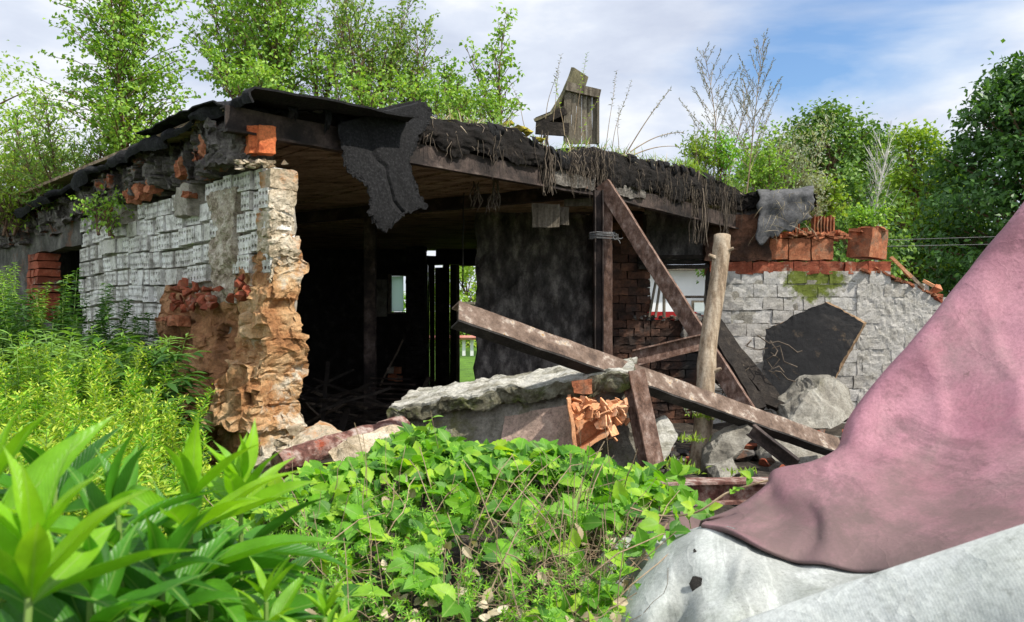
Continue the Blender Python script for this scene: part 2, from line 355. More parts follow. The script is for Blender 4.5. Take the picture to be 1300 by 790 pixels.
def leafmat(name, c1, c2, c3=None, transl=.35, rough=.45, vein=False):
    m, nt, b, o = newmat(name); g = nt.nodes.new('ShaderNodeNewGeometry')
    stops = [(0, c1), (.6, c2), (1, c3 or c2)]
    c = ramp(nt, g.outputs['Random Per Island'], stops)
    if vein:
        v = coord(nt, True); c = mixc(nt, .7, c, ramp(nt, nz(nt, v, 30, 5, .6), [(.3, (.62, .66, .6)), (.7, (1.2, 1.2, 1.0))]), 'MULTIPLY')
        uv = nt.nodes.new('ShaderNodeTexCoord'); sp = nt.nodes.new('ShaderNodeSeparateXYZ'); nt.links.new(uv.outputs['UV'], sp.inputs[0])
        def mth(op, a, b_=None, c_=None):
            n = nt.nodes.new('ShaderNodeMath'); n.operation = op
            for i, q in enumerate((a, b_, c_)):
                if q is None: continue
                if isinstance(q, (int, float)): n.inputs[i].default_value = q
                else: nt.links.new(q, n.inputs[i])
            return n.outputs[0]
        ay = mth('ABSOLUTE', sp.outputs['Y'])
        ph = mth('MULTIPLY_ADD', sp.outputs['X'], 85.0, mth('MULTIPLY', ay, -60.0)); sw = mth('POWER', mth('ABSOLUTE', mth('SINE', mth('MULTIPLY', ph, .5))), .45)
        side = ramp(nt, sw, [(.25, (1, 1, 1)), (.6, (0, 0, 0))]); mid = ramp(nt, ay, [(.012, (1, 1, 1)), (.035, (0, 0, 0))])
        c = mixc(nt, mixc(nt, .12, (0, 0, 0), side), c, (.30, .46, .12)); c = mixc(nt, mixc(nt, .5, (0, 0, 0), mid), c, (.30, .46, .12))
        bump(nt, b, mth('ADD', mth('MULTIPLY', sw, .3), mth('MULTIPLY', nz(nt, v, 45, 5, .6), 1.0)), .45, .0025)
    nt.links.new(c, b.inputs['Base Color']); b.inputs['Roughness'].default_value = rough; b.inputs['Specular IOR Level'].default_value = .35
    t = nt.nodes.new('ShaderNodeBsdfTranslucent'); tcol = mixc(nt, 1.0, c, (1.5, 1.5, .5), 'MULTIPLY'); nt.links.new(tcol, t.inputs['Color'])
    ms = nt.nodes.new('ShaderNodeMixShader'); ms.inputs[0].default_value = transl
    nt.links.new(b.outputs[0], ms.inputs[1]); nt.links.new(t.outputs[0], ms.inputs[2]); nt.links.new(ms.outputs[0], o.inputs[0]); return m
M['l_birch'] = leafmat('birch leaves', (.13, .26, .035), (.24, .43, .06), (.38, .54, .09))
M['l_mid'] = leafmat('summer tree leaves', (.05, .12, .02), (.11, .22, .035), (.20, .32, .05), transl=.3)
M['l_willow'] = leafmat('willow leaves', (.10, .20, .03), (.19, .33, .06), (.32, .42, .09))
M['l_dark'] = leafmat('dark leaves', (.03, .085, .018), (.06, .15, .03), (.10, .21, .04))
M['l_tree'] = leafmat('dark tree leaves', (.03, .08, .02), (.06, .145, .032), (.12, .24, .05), transl=.3)
M['l_yellow'] = leafmat('yellow-green leaves', (.15, .26, .03), (.24, .38, .04), (.36, .46, .05))
M['l_herb'] = leafmat('herb leaves', (.09, .26, .02), (.19, .44, .03), (.32, .56, .045))
M['l_tip'] = leafmat('yellow flower tips', (.34, .52, .04), (.48, .60, .06), (.60, .62, .12))
M['l_vine'] = leafmat('bramble leaves', (.045, .16, .018), (.16, .40, .025), (.40, .60, .05), vein=True, transl=.4)
M['l_fore'] = leafmat('glossy lance leaves', (.03, .13, .015), (.075, .26, .02), (.16, .40, .03), transl=.38, rough=.34, vein=True)
M['l_fore_young'] = leafmat('young lance leaves', (.15, .38, .018), (.25, .50, .022), (.36, .58, .03), transl=.38, rough=.38, vein=True)
M['l_worm'] = leafmat('grey wormwood leaves', (.22, .27, .20), (.34, .38, .29), (.44, .46, .36))
M['l_seed'] = leafmat('grey-green seed heads', (.12, .15, .08), (.22, .25, .16), (.30, .28, .20), transl=.15)
M['l_grass'] = leafmat('grass blades', (.10, .22, .02), (.20, .36, .04), (.34, .42, .09))
M['l_dry'] = leafmat('dry grass', (.30, .24, .14), (.46, .38, .25), (.6, .52, .38), transl=.15)
M['bark'] = nmat('brown bark', [(.3, (.10, .055, .035)), (.6, (.22, .14, .09))], 20, bs=60)
M['barkwhite'] = nmat('pale birch bark', [(.3, (.25, .23, .2)), (.5, (.6, .58, .54))], 14, bs=60)
M['stem'] = nmat('green stem', [(.3, (.12, .22, .04)), (.7, (.26, .36, .10))], 9, rough=.6, bs=60, bstr=.2)
M['stemdry'] = nmat('dry stem', [(.3, (.22, .15, .09)), (.7, (.44, .34, .22))], 9, bs=60, bstr=.3, island=.4)
M['bounce_ground'] = nmat('pale gravel', [(.3, (.25, .24, .22)), (.7, (.45, .43, .40))], 9, bs=40)  # added, unseen pale ground that keeps green bounce light off the white building
M['mosscrete'] = nmat('mossy dark concrete', [(.34, (.05, .045, .03)), (.48, (.15, .14, .09)), (.6, (.28, .27, .20)), (.75, (.45, .43, .37))], 7, bs=26, bstr=1, bdist=.03, over=(.10, .12, .03), oscale=3.4, olo=.52, ohi=.62)
M['grassground'] = nmat('mown grass', [(.3, (.07, .16, .02)), (.6, (.16, .33, .03))], 3, bs=40, bstr=1, bdist=.05)
# ------------------------------------------------------------------ ground
def sstep(a, b, x):
    t = max(0, min(1, (x - a) / (b - a))); return t * t * (3 - 2 * t)
def gz(x, y):
    z = .4 * sstep(1.5, 5, y)
    z += .18 * math.exp(-((x - 1.3) / 1.3) ** 2 - ((y - 5.0) / 1.0) ** 2)
    z += .50 * math.exp(-((x + .1) / 1.3) ** 4 - ((y - 2.9) / .75) ** 4)
    if y < 12 and abs(x) < 9: z += .05 * noise.noise(Vector((x * 1.7, y * 1.7, 3))) + .02 * noise.noise(Vector((x * 7, y * 7, 3)))
    return z
def ground():
    mb = MB()
    xs = [-1500, -400, -120, -50, -25, -14, -10] + [-8 + i * .12 for i in range(134)] + [9, 12, 20, 45, 120, 400, 1500]
    ys = [-60, -20, -8, -4] + [-2 + i * .12 for i in range(125)] + [14, 16, 20, 30, 60, 150, 500, 2500]
    vs = [(x, y, gz(x, y)) for y in ys for x in xs]; nx = len(xs)
    fs = [(j * nx + i, j * nx + i + 1, (j + 1) * nx + i + 1, (j + 1) * nx + i) for j in range(len(ys) - 1) for i in range(nx - 1)]
    mb.add(vs, fs)
    for q, f in enumerate(fs):
        yy = vs[f[0]][1]; xx = vs[f[0]][0]
        mb.fm[q] = 2 if (yy > 9.8 and 1 <= xx < 12) else (1 if (yy > 13.9 or xx > 8 or xx < -8) else 0)  # first index: unseen pale ground added to neutralise bounce light
    o = mb.build('ground', [M['soil'], M['grassground'], M['bounce_ground']], None, smooth=True); tag(o, kind='structure')
ground()

# ------------------------------------------------------------------ the ruined building
B = empty('ruined_building', (0.5, 9, .4), 'collapsed brick and concrete shed with burnt-out interior and overgrown roof', 'building')
W0 = Vector((-1.433, 4.6, 0)); WD = Vector((-.72, .694, 0)).normalized(); WN = Vector((-.694, -.72, 0)).normalized()
UP = Vector((0, 0, 1))
def W(u, z, n=0):
    return W0 + WD * u + WN * n + UP * z
# -- holed silicate bricks of the left wall (cells of real recessed holes)
def holed_face(mb, O, A, Zv, Nn, w, h, cols, rows, r, depth):
    cw, ch = w / cols, h / rows
    for i in range(cols):
        for j in range(rows):
            c = O + A * (cw * (i + .5)) + Zv * (ch * (j + .5)); rr = r * U(.8, 1.1); K = 8
            ring = [c + A * (rr * math.cos(2 * math.pi * (k + .5) / K)) + Zv * (rr * math.sin(2 * math.pi * (k + .5) / K)) for k in range(K)]
            back = [p - Nn * depth for p in ring]
            hw, hh = cw / 2, ch / 2
            sq = [c + A * (hw * sx) + Zv * (hh * sy) for sx, sy in ((1, .4), (.4, 1), (-.4, 1), (-1, .4), (-1, -.4), (-.4, -1), (.4, -1), (1, -.4))]
            co = [c + A * hw + Zv * hh, c - A * hw + Zv * hh, c - A * hw - Zv * hh, c + A * hw - Zv * hh]
            vs = ring + back + sq + co; fs = []
            for k in range(K):
                k2 = (k + 1) % K
                fs.append((16 + k, 16 + k2, k2, k)); fs.append((k, k2, 8 + k2, 8 + k))
            fs.append(tuple(8 + k for k in range(8)))
            fs += [(16, 24, 17), (18, 25, 19), (20, 26, 21), (22, 27, 23)]
            mb.add(vs, fs)
def brick(mb, O, A, Zv, Nn, w, h, d, holes=True):
    """O lower front corner"""
    cols = max(2, round(w / .042)); 
    if holes: holed_face(mb, O, A, Zv, Nn, w, h, cols, 2, .0138, .05)
    else: 
        vs = [O, O + A * w, O + A * w + Zv * h, O + Zv * h]; mb.add([v + Nn * U(-.006, .006) for v in vs], [(0, 1, 2, 3)])
    b = [O, O + A * w, O + A * w + Zv * h, O + Zv * h]; k = [v - Nn * d for v in b]
    mb.add(b + k, [(0, 4, 5, 1), (1, 5, 6, 2), (2, 6, 7, 3), (3, 7, 4, 0), (4, 7, 6, 5)])
def cellf(n_amp, cu=.135, cz=.078, dirv=None):
    def f(p):
        u = (p - W0).dot(WD); k = math.floor(p.z / cz); j = math.floor(u / cu + .5 * (k % 2)); e = math.floor((p - W0).dot(WN) / .11)
        h = noise.cell(Vector((j + .5, k + .5, e + 3.5))); h2 = noise.cell(Vector((j + 40.5, k + .5, 7.5)))
        return WN * (h - .5) * n_amp + WD * (h2 - .5) * n_amp * .7
    return f
M['tanmortar'] = nmat('tan crumbly mortar', [(.32, (.20, .15, .10)), (.46, (.42, .35, .26)), (.6, (.62, .55, .44)), (.75, (.72, .68, .60))], 12, bs=26, bstr=1, bdist=.02)
def left_wall():
    mb = MB(); pitch = .132; h = .116
    zt = 2.51
    for row in range(17):
        z = zt - (row + 1) * pitch + .012
        u = .0 + U(0, .02) if row % 2 else .0
        while u < 3.42:
            w = R.choice([.12, .12, .125, .25, .19]); 
            if u + w > 3.44 + (row % 3) * .05: break
            skip = False
            zc = z + .05; uc = u + w / 2
            if .42 < uc < .74 + .08 * math.sin(row * 1.9) and row >= 1: skip = True                 # fallen strip
            if zc < 1.82 + .03 * math.sin(row) and uc < 1.42 + .22 * noise.noise(Vector((row * .7, 0, 0))) - .25 * sstep(1.5, 1.9, zc): skip = True
            if zc < 1.2 and uc < 2.2: skip = True
            if row <= 0 and uc > 1.0 and R.random() < .5: skip = True
            if zc < .75 and uc > 2.2 and False: skip = True
            if not skip:
                tilt = Matrix.Rotation(U(-.03, .03), 3, WN) @ Matrix.Rotation(U(-.05, .05), 3, UP)
                A = tilt @ WD; Zv = tilt @ UP; Nn = A.cross(Zv).normalized()
                if Nn.dot(WN) < 0: Nn = -Nn
                O = W(u, z, U(-.022, .022)) + UP * (U(-.006, .006) + .02 * math.sin(u * 3 + row * .2))
                brick(mb, O, A, Zv, Nn, w - .011, h * U(.94, 1.02), .14, holes=R.random() < .86)
            u += w
    o = mb.build('holed_brick_facing', M['whitebrick'], B); tag(o, 'whitewashed bricks with rows of small holes')
    # mortar core
    mb = MB()
    def core(u0, u1, z0, z1, n0, n1, seg, amp, seed):
        c = []
        for z in (z0, z1):
            for n in (n0, n1):
                for u in (u0, u1): c.append(W(u, z, n))
        mb.hexa(c, seg=seg, amp=amp, freq=5, seed=seed)
    core(.02, 3.40, .2, 2.47, -.05, -.17, (60, 2, 36), .02, 1)
    pass
    core(1.0, 1.25, 2.30, 2.52, .05, -.1, (8, 3, 8), .04, 3)
    core(2.3, 2.6, 2.36, 2.52, .05, -.1, (8, 3, 8), .04, 4)
    mb.build('mortar_core', M['mortar'], B)
    mb = MB(); core(.45, .78, 1.70, 2.42, .01, -.08, (24, 4, 56), .05, 2); mb.build('mortar_patch', M['tanmortar'], B)
    # far part of the wall beyond the opening
    mb = MB()
    def seg(u0, u1, z0, z1, n0=0, n1=-.16, sg=(8, 2, 8), amp=.02, m=mb, sd=0):
        c = []
        for z in (z0, z1):
            for n in (n0, n1):
                for u in (u0, u1): c.append(W(u, z, n))
        m.hexa(c, seg=sg, amp=amp, freq=4, seed=sd)
    seg(3.40, 5.0, .2, 1.55, sg=(12, 2, 10), sd=3); seg(5.0, 8, .2, 2.6, sg=(20, 2, 16), sd=5); seg(3.38, 5.0, 2.27, 2.55, sg=(12, 2, 4), sd=4)
    mb.build('grey_side_wall', M['concrete_dark'], B)
    mb = MB()
    for row in range(9):
        z = 1.55 + row * .08
        for u in (4.55, 4.68, 4.81): 
            mb.hexa([W(u + a * .12, z + c * .07, .04 - b * .2 + U(-.01, .01)) for c in (0, 1) for b in (0, 1) for a in (0, 1)], seg=(2, 2, 2), amp=.012, freq=12, seed=row)
    o = mb.build('brick_pier', M['redbrick'], B)
    # clay mass below: three irregular lobes
    mb = MB()
    def lump(u0, u1, z0, z1, n0, n1, seg, amp, seed, top_n=None, freq=2.6, du=0, cell=.034):
        top_n = n0 if top_n is None else top_n; c = []
        for z, nn, e in ((z0, n0, du), (z1, top_n, 0)):
            for n in (nn, n1):
                for u in (u0 - e, u1 + e): c.append(W(u, z, n))
        mb.hexa(c, seg=seg, amp=amp, freq=freq, seed=seed, amp2=.42, f2=3.5, cell=cellf(cell))
    lump(.50, 1.55, .1, 1.80, .16, -.16, (60, 8, 90), .08, 1, .03, 2.4, .05)
    o = mb.build('loam_base', M['clay2'], B, smooth=False)
    mb = MB()
    lump(-.02, .44, .2, 2.0, .20, -.17, (34, 24, 140), .058, 2, .0, 4.2, .02)
    lump(.05, .36, .95, 1.32, .27, 0, (14, 8, 16), .06, 8, .14, 3.2)
    o = mb.build('clay_pier', M['clay'], B, smooth=False)
    # light mortared end face above the clay pier : stacked rough blocks
    mb = MB(); z = 2.5; i = 0
    for hh in (.115, .125, .14, .12, .13):
        z -= hh + .006
        ex = (.0, .01, -.03, .02, .01)[i]; th = (.16, .145, .15, .18, .17)[i]
        c = [W0 + WD * (a) + WN * (b) + UP * zz for zz in (z, z + hh) for b in (.004, -th - .004) for a in (.13, -.012 - ex * .6)]
        mb.hexa(c, seg=(10, 12, 10), amp=(.012, .02, .035, .035, .045)[i], freq=8, seed=i * 3 + 1, amp2=.5); i += 1
    mb.build('wall_end', M['plaster_end'], B)
    # rubble bits embedded at the pier's foot
    mb = MB()
    for k in range(34):
        q = W(U(-.30, .25), U(.55, .98), U(-.25, .14)); s = U(.04, .13); rock(mb, q, (s * U(.8, 1.5), s * U(.8, 1.2), s * U(.6, 1)), 10, 1, .1)
    for k in range(26):
        t = U(0, 1); q = W(-.15 - .35 * t, .95 - .38 * t, U(-.3, .1)); s = U(.05, .12); rock(mb, q, (s * 1.3, s, s * .8), 10, 1, .1)
    mb.build('crumbled_mortar', M['plaster_end'], B)
    # two exposed bricks
    Rw = Matrix((WD, -WN, UP)).transposed()
    for q, sz in ((W(1.05, 1.585, .10), (.16, .1, .075)), (W(1.25, 1.60, .10), (.2, .1, .03)), (W(.72, .86, .17), (.13, .1, .1)), (W(.9, .88, .16), (.15, .1, .1))):
        mb = MB(); mb.hbox(q, sz, Rw, seg=(5, 4, 4), amp=.014, freq=12); mb.build('exposed_brick', M['orange'], B)
left_wall()

# -- red brick fragments on the ledge : each a thing
def brick_fragments():
    frs = [(x_ + U(-3, 3), y_ + U(-3, 3)) for x_, y_ in ((221, 380), (229, 376), (236, 366), (243, 377), (250, 369), (256, 382), (263, 377), (270, 385), (262, 390), (233, 390), (242, 391), (226, 384), (248, 383), (304, 358), (312, 370), (308, 374), (237, 357))] + [(218, 378), (224, 368), (232, 361), (238, 372), (228, 386), (240, 383), (247, 364), (252, 376), (246, 389), (258, 386), (262, 368), (234, 352 + 5), (268, 379), (292, 379), (306, 352), (309, 365), (312, 376), (275, 367), (256, 395 - 8), (222, 390), (236, 393)]
    for i, (x, y) in enumerate(frs):
        # project onto the wall ledge plane (n=.09)
        t = (x - 650) / FPX; O = W0 + WN * .07; u = (O.x - t * O.y) / (t * WD.y - WD.x); Yq = O.y + WD.y * u
        q = P(x, y, Yq); mb = MB(); s = U(.05, .08)
        rock(mb, (0, 0, 0), (s * U(1, 1.4), s, s * U(.7, 1)), 9, 1, .06, seed=i, rot=Matrix.Rotation(U(0, 3), 3, 'Z') @ Matrix.Rotation(U(-.6, .6), 3, 'X'))
        for k, v in enumerate(mb.v): mb.v[k] = tuple(Vector(v) + q)
        o = mb.build('brick_fragment', M['redbrick'], None)
        tag(o, 'small broken piece of red brick heaped on the ledge of the white wall', 'brick piece', 'red brick pieces on the clay ledge')
brick_fragments()

# -- facade line
F0 = Vector((-1.69, 4.6, 0)); FD = Vector((.7071, .7071, 0)); FN = Vector((.7071, -.7071, 0))
def Fp(s, z, n=0): return F0 + FD * s + FN * n + UP * z
ZT = [(-.1, 2.90), (.3, 2.93), (1.1 * 1.414, 3.10), (1.69 * 1.414, 3.16), (2.1 * 1.414, 3.04), (2.4 * 1.414, 3.17), (3.0 * 1.414, 3.18), (3.5 * 1.414, 3.20), (4.2 * 1.414, 3.12), (6.3, 3.02), (7.5, 2.98)]
def ztop(s):
    for (a, za), (b, zb) in zip(ZT, ZT[1:]):
        if s <= b: return za + (zb - za) * max(0, (s - a) / (b - a))
    return ZT[-1][1]
SE = 4.42 * 1.414      # facade end (x=2.73,Y=9.0)
def roof():
    ce = Fp(SE, 0); 
    A = Fp(-.05, 0) 
    poly = [Fp(.02, 0, -.10), Fp(SE, 0, -.10), Vector((3.5, 9.0, 0)), Vector((3.5, 9.5, 0)), Vector((-.2, 9.5, 0)), Vector((-.2, 14.3, 0)), Vector((-8, 14.3, 0)), Vector((-7.4, 10.2, 0))]
    # structural slab: ceiling and body
    def slab(name, z0, z1, mat):
        mb = MB(); n = len(poly)
        vs = [p + UP * z0 for p in poly] + [p + UP * z1 for p in poly]
        mb.add(vs, [tuple(reversed(range(n))), tuple(range(n, 2 * n))] + [(i, (i + 1) % n, n + (i + 1) % n, n + i) for i in range(n)])
        return mb.build(name, mat, B)
    slab('ceiling', 2.86, 2.885, M['ceiling'])
    # ceiling boards hung under the ceiling, running across
    mb = MB()
    for k in range(60):
        s0 = .25 + k * .13
        d = 6.5 if k > 3 else 3.0
        a = Fp(s0, 2.845 + U(-.012, .006), -.16); b = Fp(s0 + U(-.02, .02), 2.845 + U(-.02, .006), -d)
        # keep inside L shape
        if b.x > -.3 and b.y > 9.1 or True:
            pass
        L0 = (b - a).length; tmax = L0
        for q in range(40):
            p = a.lerp(b, q / 39)
            if (p.y > 8.75 and p.x > -.45) or p.y > 13.8 or (p - W0).dot(WN) > -.2 and p.x < -1.3: tmax = L0 * q / 39; break
        b = a + (b - a).normalized() * max(.2, tmax - .1)
        mb.sweep(a, b, [(-.06, -.012), (.06, -.012), (.06, .012), (-.06, .012)], UP, seg=8, jit=.012, seed=k)
    o = mb.build('ceiling_board', M['ceiling'], B); 
    # crumbling front mass (soil + concrete) set back from the beam
    def strip(name, mat, zlo, zhi, nout, nin, amp, seg, seed, s0=0.02, s1=SE):
        mb = MB()
        def fn(u, v):
            s = s0 + (s1 - s0) * u
            zl = zlo(s); zh = zhi(s)
            if v < .45: t = v / .45; p = Fp(s, zl + (zh - zl) * t, nout(s, t))
            else: t = (v - .45) / .55; p = Fp(s, zh + .01 * t, nout(s, 1) + (nin - nout(s, 1)) * t)
            return p + (noise.noise_vector(p * 4 + Vector((seed, 0, 0))) + noise.noise_vector(p * 15) * .5 + noise.noise_vector(p * 45) * .22) * amp
        mb.grid(fn, seg, 18); return mb.build(name, mat, B)
    strip('roof_soil', M['rootsoil'], lambda s: 2.90, lambda s: ztop(s) - .035, lambda s, t: -.10 + .07 * t, -1.0, .04, 220, 3)
    # roofing felt: overhanging torn sheet on top
    mb = MB()
    def lip(s): return -.015 + .05 * noise.noise(Vector((s * 2.3, 2, 0))) + .035 * noise.noise(Vector((s * 9, 5, 0))) + .02 * noise.noise(Vector((s * 27, 5, 0)))
    def fn(u, v):
        s = -.06 + (SE + .1) * u
        n = lip(s) - v * 1.3
        z = ztop(s) + .012 - (.05 * max(0, 1 - v * 14)) + .02 * noise.noise(Vector((s * 6, v * 9, 1)))
        p = Fp(s, z, n); return p + noise.noise_vector(p * 9) * .014 + noise.noise_vector(p * 30) * .009
    mb.grid(fn, 420, 22)
    mb.build('roofing_felt', M['felt'], B, solid=.009)
    # top soil back over the roof
    mb = MB()
    def fn2(u, v):
        s = .3 + (SE - .3) * u; p = Fp(s, ztop(s) - .01 - .1 * v, -1.1 - v * 5.0); return p + noise.noise_vector(p * 1.5) * .05
    mb.grid(fn2, 30, 16); mb.build('roof_turf', M['rootsoil'], B)
roof()
def roof_corner():
    mb = MB()
    def hx(x0, x1, y0, y1, z0, z1, seg, amp, sd): mb.hexa([Vector((x, y, z)) for z in (z0, z1) for y in (y0, y1) for x in (x0, x1)], seg=seg, amp=amp, freq=4, seed=sd, amp2=.6)
    hx(2.35, 3.50, 8.80, 9.6, 2.86, 3.04, (30, 8, 10), .06, 2); mb.build('corner_soil', M['rootsoil'], B)
    mb = MB(); hx(1.55, 3.05, 8.93, 9.2, 2.27, 2.88, (24, 3, 12), .03, 4); mb.build('sooty_upper_wall', M['plastergrey'], B)
    mb = MB(); hx(2.2, 2.95, 8.83, 8.95, 2.27, 2.80, (20, 3, 14), .03, 7); mb.build('burnt_block_course', nmat('sooty clay blocks', [(.3, (.03, .02, .016)), (.5, (.11, .055, .035)), (.7, (.3, .14, .08))], 4, bs=30, bstr=1, bdist=.02), B)
roof_corner()
# left eave
def eave():
    def E(u, z, n=0): return W0 + WD * u + WN * n + UP * z
    et = lambda u: 2.90 - .035 * u - .05 * sstep(3.0, 3.5, u) + .02 * math.sin(u * 5)
    mb = MB(); u = .38; i = 0
    while u < 6.6:
        w = U(.16, .3); i += 1
        top = et(u) - .02; nn = .03 + U(0, .07) + (.03 if i % 3 == 0 else 0); zb = 2.52 + U(-.02, .10) - (.12 if u > 3.3 else 0)
        c = [E(a, z, n) for z, g in ((zb, .0), (top, .02)) for n in (nn + g, -.2) for a in (u - .01, u + w + .01)]
        mb.hexa(c, seg=(18, 6, 26), amp=.035, freq=6, seed=i * 1.7, amp2=.75, f2=2.6, cell=cellf(.06, .07, .11)); u += w
    mb.build('eave', M['eave'], B)
    mb = MB()
    def fn(a, v):
        u = -.12 + 6.8 * a; ed = .16 + .07 * noise.noise(Vector((u * 2.7, 1, 7))) + .04 * noise.noise(Vector((u * 9, 1, 7)))
        hang = .16 * max(0, noise.noise(Vector((u * 1.9, 4, 0))) + .15)
        if v < .35: t = v / .35; p = E(u, et(u) + .01 - (1 - t) ** 1.5 * (hang + .03), ed + .02 * math.sin(t * 3))
        else: t = (v - .35) / .65; p = E(u, et(u) + .02 + .06 * t, ed - t * 1.2)
        return p + noise.noise_vector(p * 8) * .022
    mb.grid(fn, 200, 14); mb.build('eave_felt', M['felt'], B, solid=.014)
    # clay tile blocks peeping out under the eave
    mb = MB()
    for x, y, w, h in ((268, 185, .10, .15), (196, 235, .10, .12), (182, 243, .07, .12), (168, 250, .08, .1), (235, 215, .06, .12), (139, 273, .12, .09), (240, 268 - 20, .04, .05)):
        t = (x - 650) / FPX; O = W0 + WN * .05; u = (O.x - t * O.y) / (t * WD.y - WD.x); Yq = O.y + WD.y * u; mb = MB()
        mb.hbox(P(x, y, Yq), (w, .10, h), Matrix((WD, -WN, UP)).transposed(), seg=(7, 3, 7), amp=.028, freq=9, seed=x, amp2=.6); mb.build('clay_block', M['orange'], B)
    # orange bricks standing on the wall top at the corner
    mb = MB()
    for x, w in ((319, .07), (336, .105)):
        mb = MB()
        mb.hbox(P(x + 1, 179, 4.72), (w, .1, .165), Matrix.Rotation(.6, 3, 'Z'), seg=(5, 4, 8), amp=.012, freq=12, seed=x)
        o = mb.build('corner_brick', M['orange_fresh'], B); tag(o, 'bright orange corner brick under the steel beam')
        o.data.materials[0] = nmat('bright orange brick', [(.3, (.55, .12, .04)), (.6, (.75, .22, .08))], 8, bs=50, bstr=.8, over=(.4, .09, .03), oscale=9, olo=.55, ohi=.6)
    mb = MB()
    for k in range(40):
        q = P(U(300, 362), U(204, 213), U(4.62, 4.76)); s = U(.025, .06); rock(mb, q, (s * 1.3, s, s * .6), 8, 1, .1)
    mb.build('wall_top_rubble', M['plaster_end'], B)
    # concrete nib left of the orange bricks
    mb = MB()
    c = [P(262, 213, 4.70), P(314, 206, 4.68), P(262, 213, 5.0), P(312, 206, 5.0), P(266, 150, 4.74), P(308, 168, 4.70), P(266, 150, 5.0), P(308, 165, 5.0)]
    mb.hexa(c, seg=(22, 10, 26), amp=.045, freq=7, seed=9, amp2=.8, f2=2.6)
    mb.build('concrete_corner', M['eave'], B)
eave()
# steel edge beam : C channel
def cprof(w, h, t, side=1):      # web at a=0, flanges to side
    s = side
    return [(0, -h / 2), (0, h / 2), (s * w, h / 2), (s * w, h / 2 - t), (s * t, h / 2 - t), (s * t, -h / 2 + t), (s * w, -h / 2 + t), (s * w, -h / 2)]
def edge_beam():
    mb = MB()
    pr = cprof(.08, .145, .012, -1); lipp = [(-.03, -.085), (.03, -.085), (.03, -.07), (-.03, -.07)]
    a = Fp(-.02, 2.795, .01); m = Fp(2.44 * 1.414, 2.80, .01); b = Fp(SE, 2.70, .01)
    mb.sweep(a, m, pr, UP, seg=40, jit=.006); mb.sweep(a, m, lipp, UP, seg=30, jit=.006)
    mb.build('steel_beam', M['rustdark'], B)
    mb = MB(); mb.sweep(m + FD * .03, b, pr, UP, seg=30, jit=.008); mb.sweep(m + FD * .03, b, lipp, UP, seg=20, jit=.006)
    mb.build('steel_beam', M['rustdark'], B)
    # crumbly pale concrete on the beam
    mb = MB()
    for s0, s1 in ((2.0 * 1.414, 2.42 * 1.414), (2.6 * 1.414, 2.95 * 1.414)):
        c = [Fp(s, z, n) for z in (2.76, 2.90) for n in (.035, -.08) for s in (s0, s1)]
        mb.hexa(c, seg=(16, 4, 8), amp=.03, freq=7, seed=s0)
    mb.build('concrete_lump', M['eave'], B)
    # interior steel beam from post top inward, another along the back
    mb = MB(); mb.sweep(Fp(3.45, 2.78, -.05), Vector((-3.6, 9.3, 2.72)), cprof(.07, .12, .012), UP, seg=20, jit=.004)
    mb.build('inner_beam', M['rustdark'], B)
    mb = MB(); q = P(470, 405, 9.3); mb.sweep((q.x, q.y, .3), (q.x, q.y, 2.85), [(-.065, -.06), (.065, -.06), (.065, -.05), (.008, -.05), (.008, .05), (.065, .05), (.065, .06), (-.065, .06), (-.065, .05), (-.008, .05), (-.008, -.05), (-.065, -.05)], (0, 1, 0), seg=20, jit=.003)
    mb.build('inner_post', M['rustdark'], B)
edge_beam()
def edge_debris():     # charred crust and torn felt strips hanging over the beam
    mb = MB()
    def fn(u, v):
        s = 1.3 + (SE - 1.35) * u; drop = -.005 + .12 * max(0, noise.noise(Vector((s * 2.6, 3, 0))) + .05) + .07 * max(0, noise.noise(Vector((s * 9, 8, 0)))) + .035 * noise.noise(Vector((s * 31, 1, 0)))
        if s > 3.6: drop = drop * 1.3 + .02
        z = ztop(s) - .03 - (ztop(s) - .03 - 2.885 + drop) * v; p = Fp(s, z, .012 + .035 * math.sin(v * 3.1) + .02)
        return p + noise.noise_vector(p * 5) * .035 + noise.noise_vector(Vector((p.x * 14, p.y * 14, p.z * 34))) * .012
    mb.grid(fn, 460, 26); mb.build('charred_crust', M['rootsoil'], B, solid=.01)
    for i in range(26):
        s = U(.25, SE - .1); w = U(.04, .14); ln = U(.05, .17); mb = MB(); zt = ztop(s) - .01
        if 1.0 < s < 2.0 and i % 2: continue
        def fs(u, v):
            ss = s + w * (u - .5) * (1 - .45 * v); p = Fp(ss, zt - ln * v * (1 + .4 * noise.noise(Vector((u * 5, i, 0)))), .05 + .03 * math.sin(v * 3)); return p + noise.noise_vector(p * 20) * .012
        mb.grid(fs, 10, 12); mb.build('felt_scrap', M['felt'], B, solid=.005)
edge_debris()
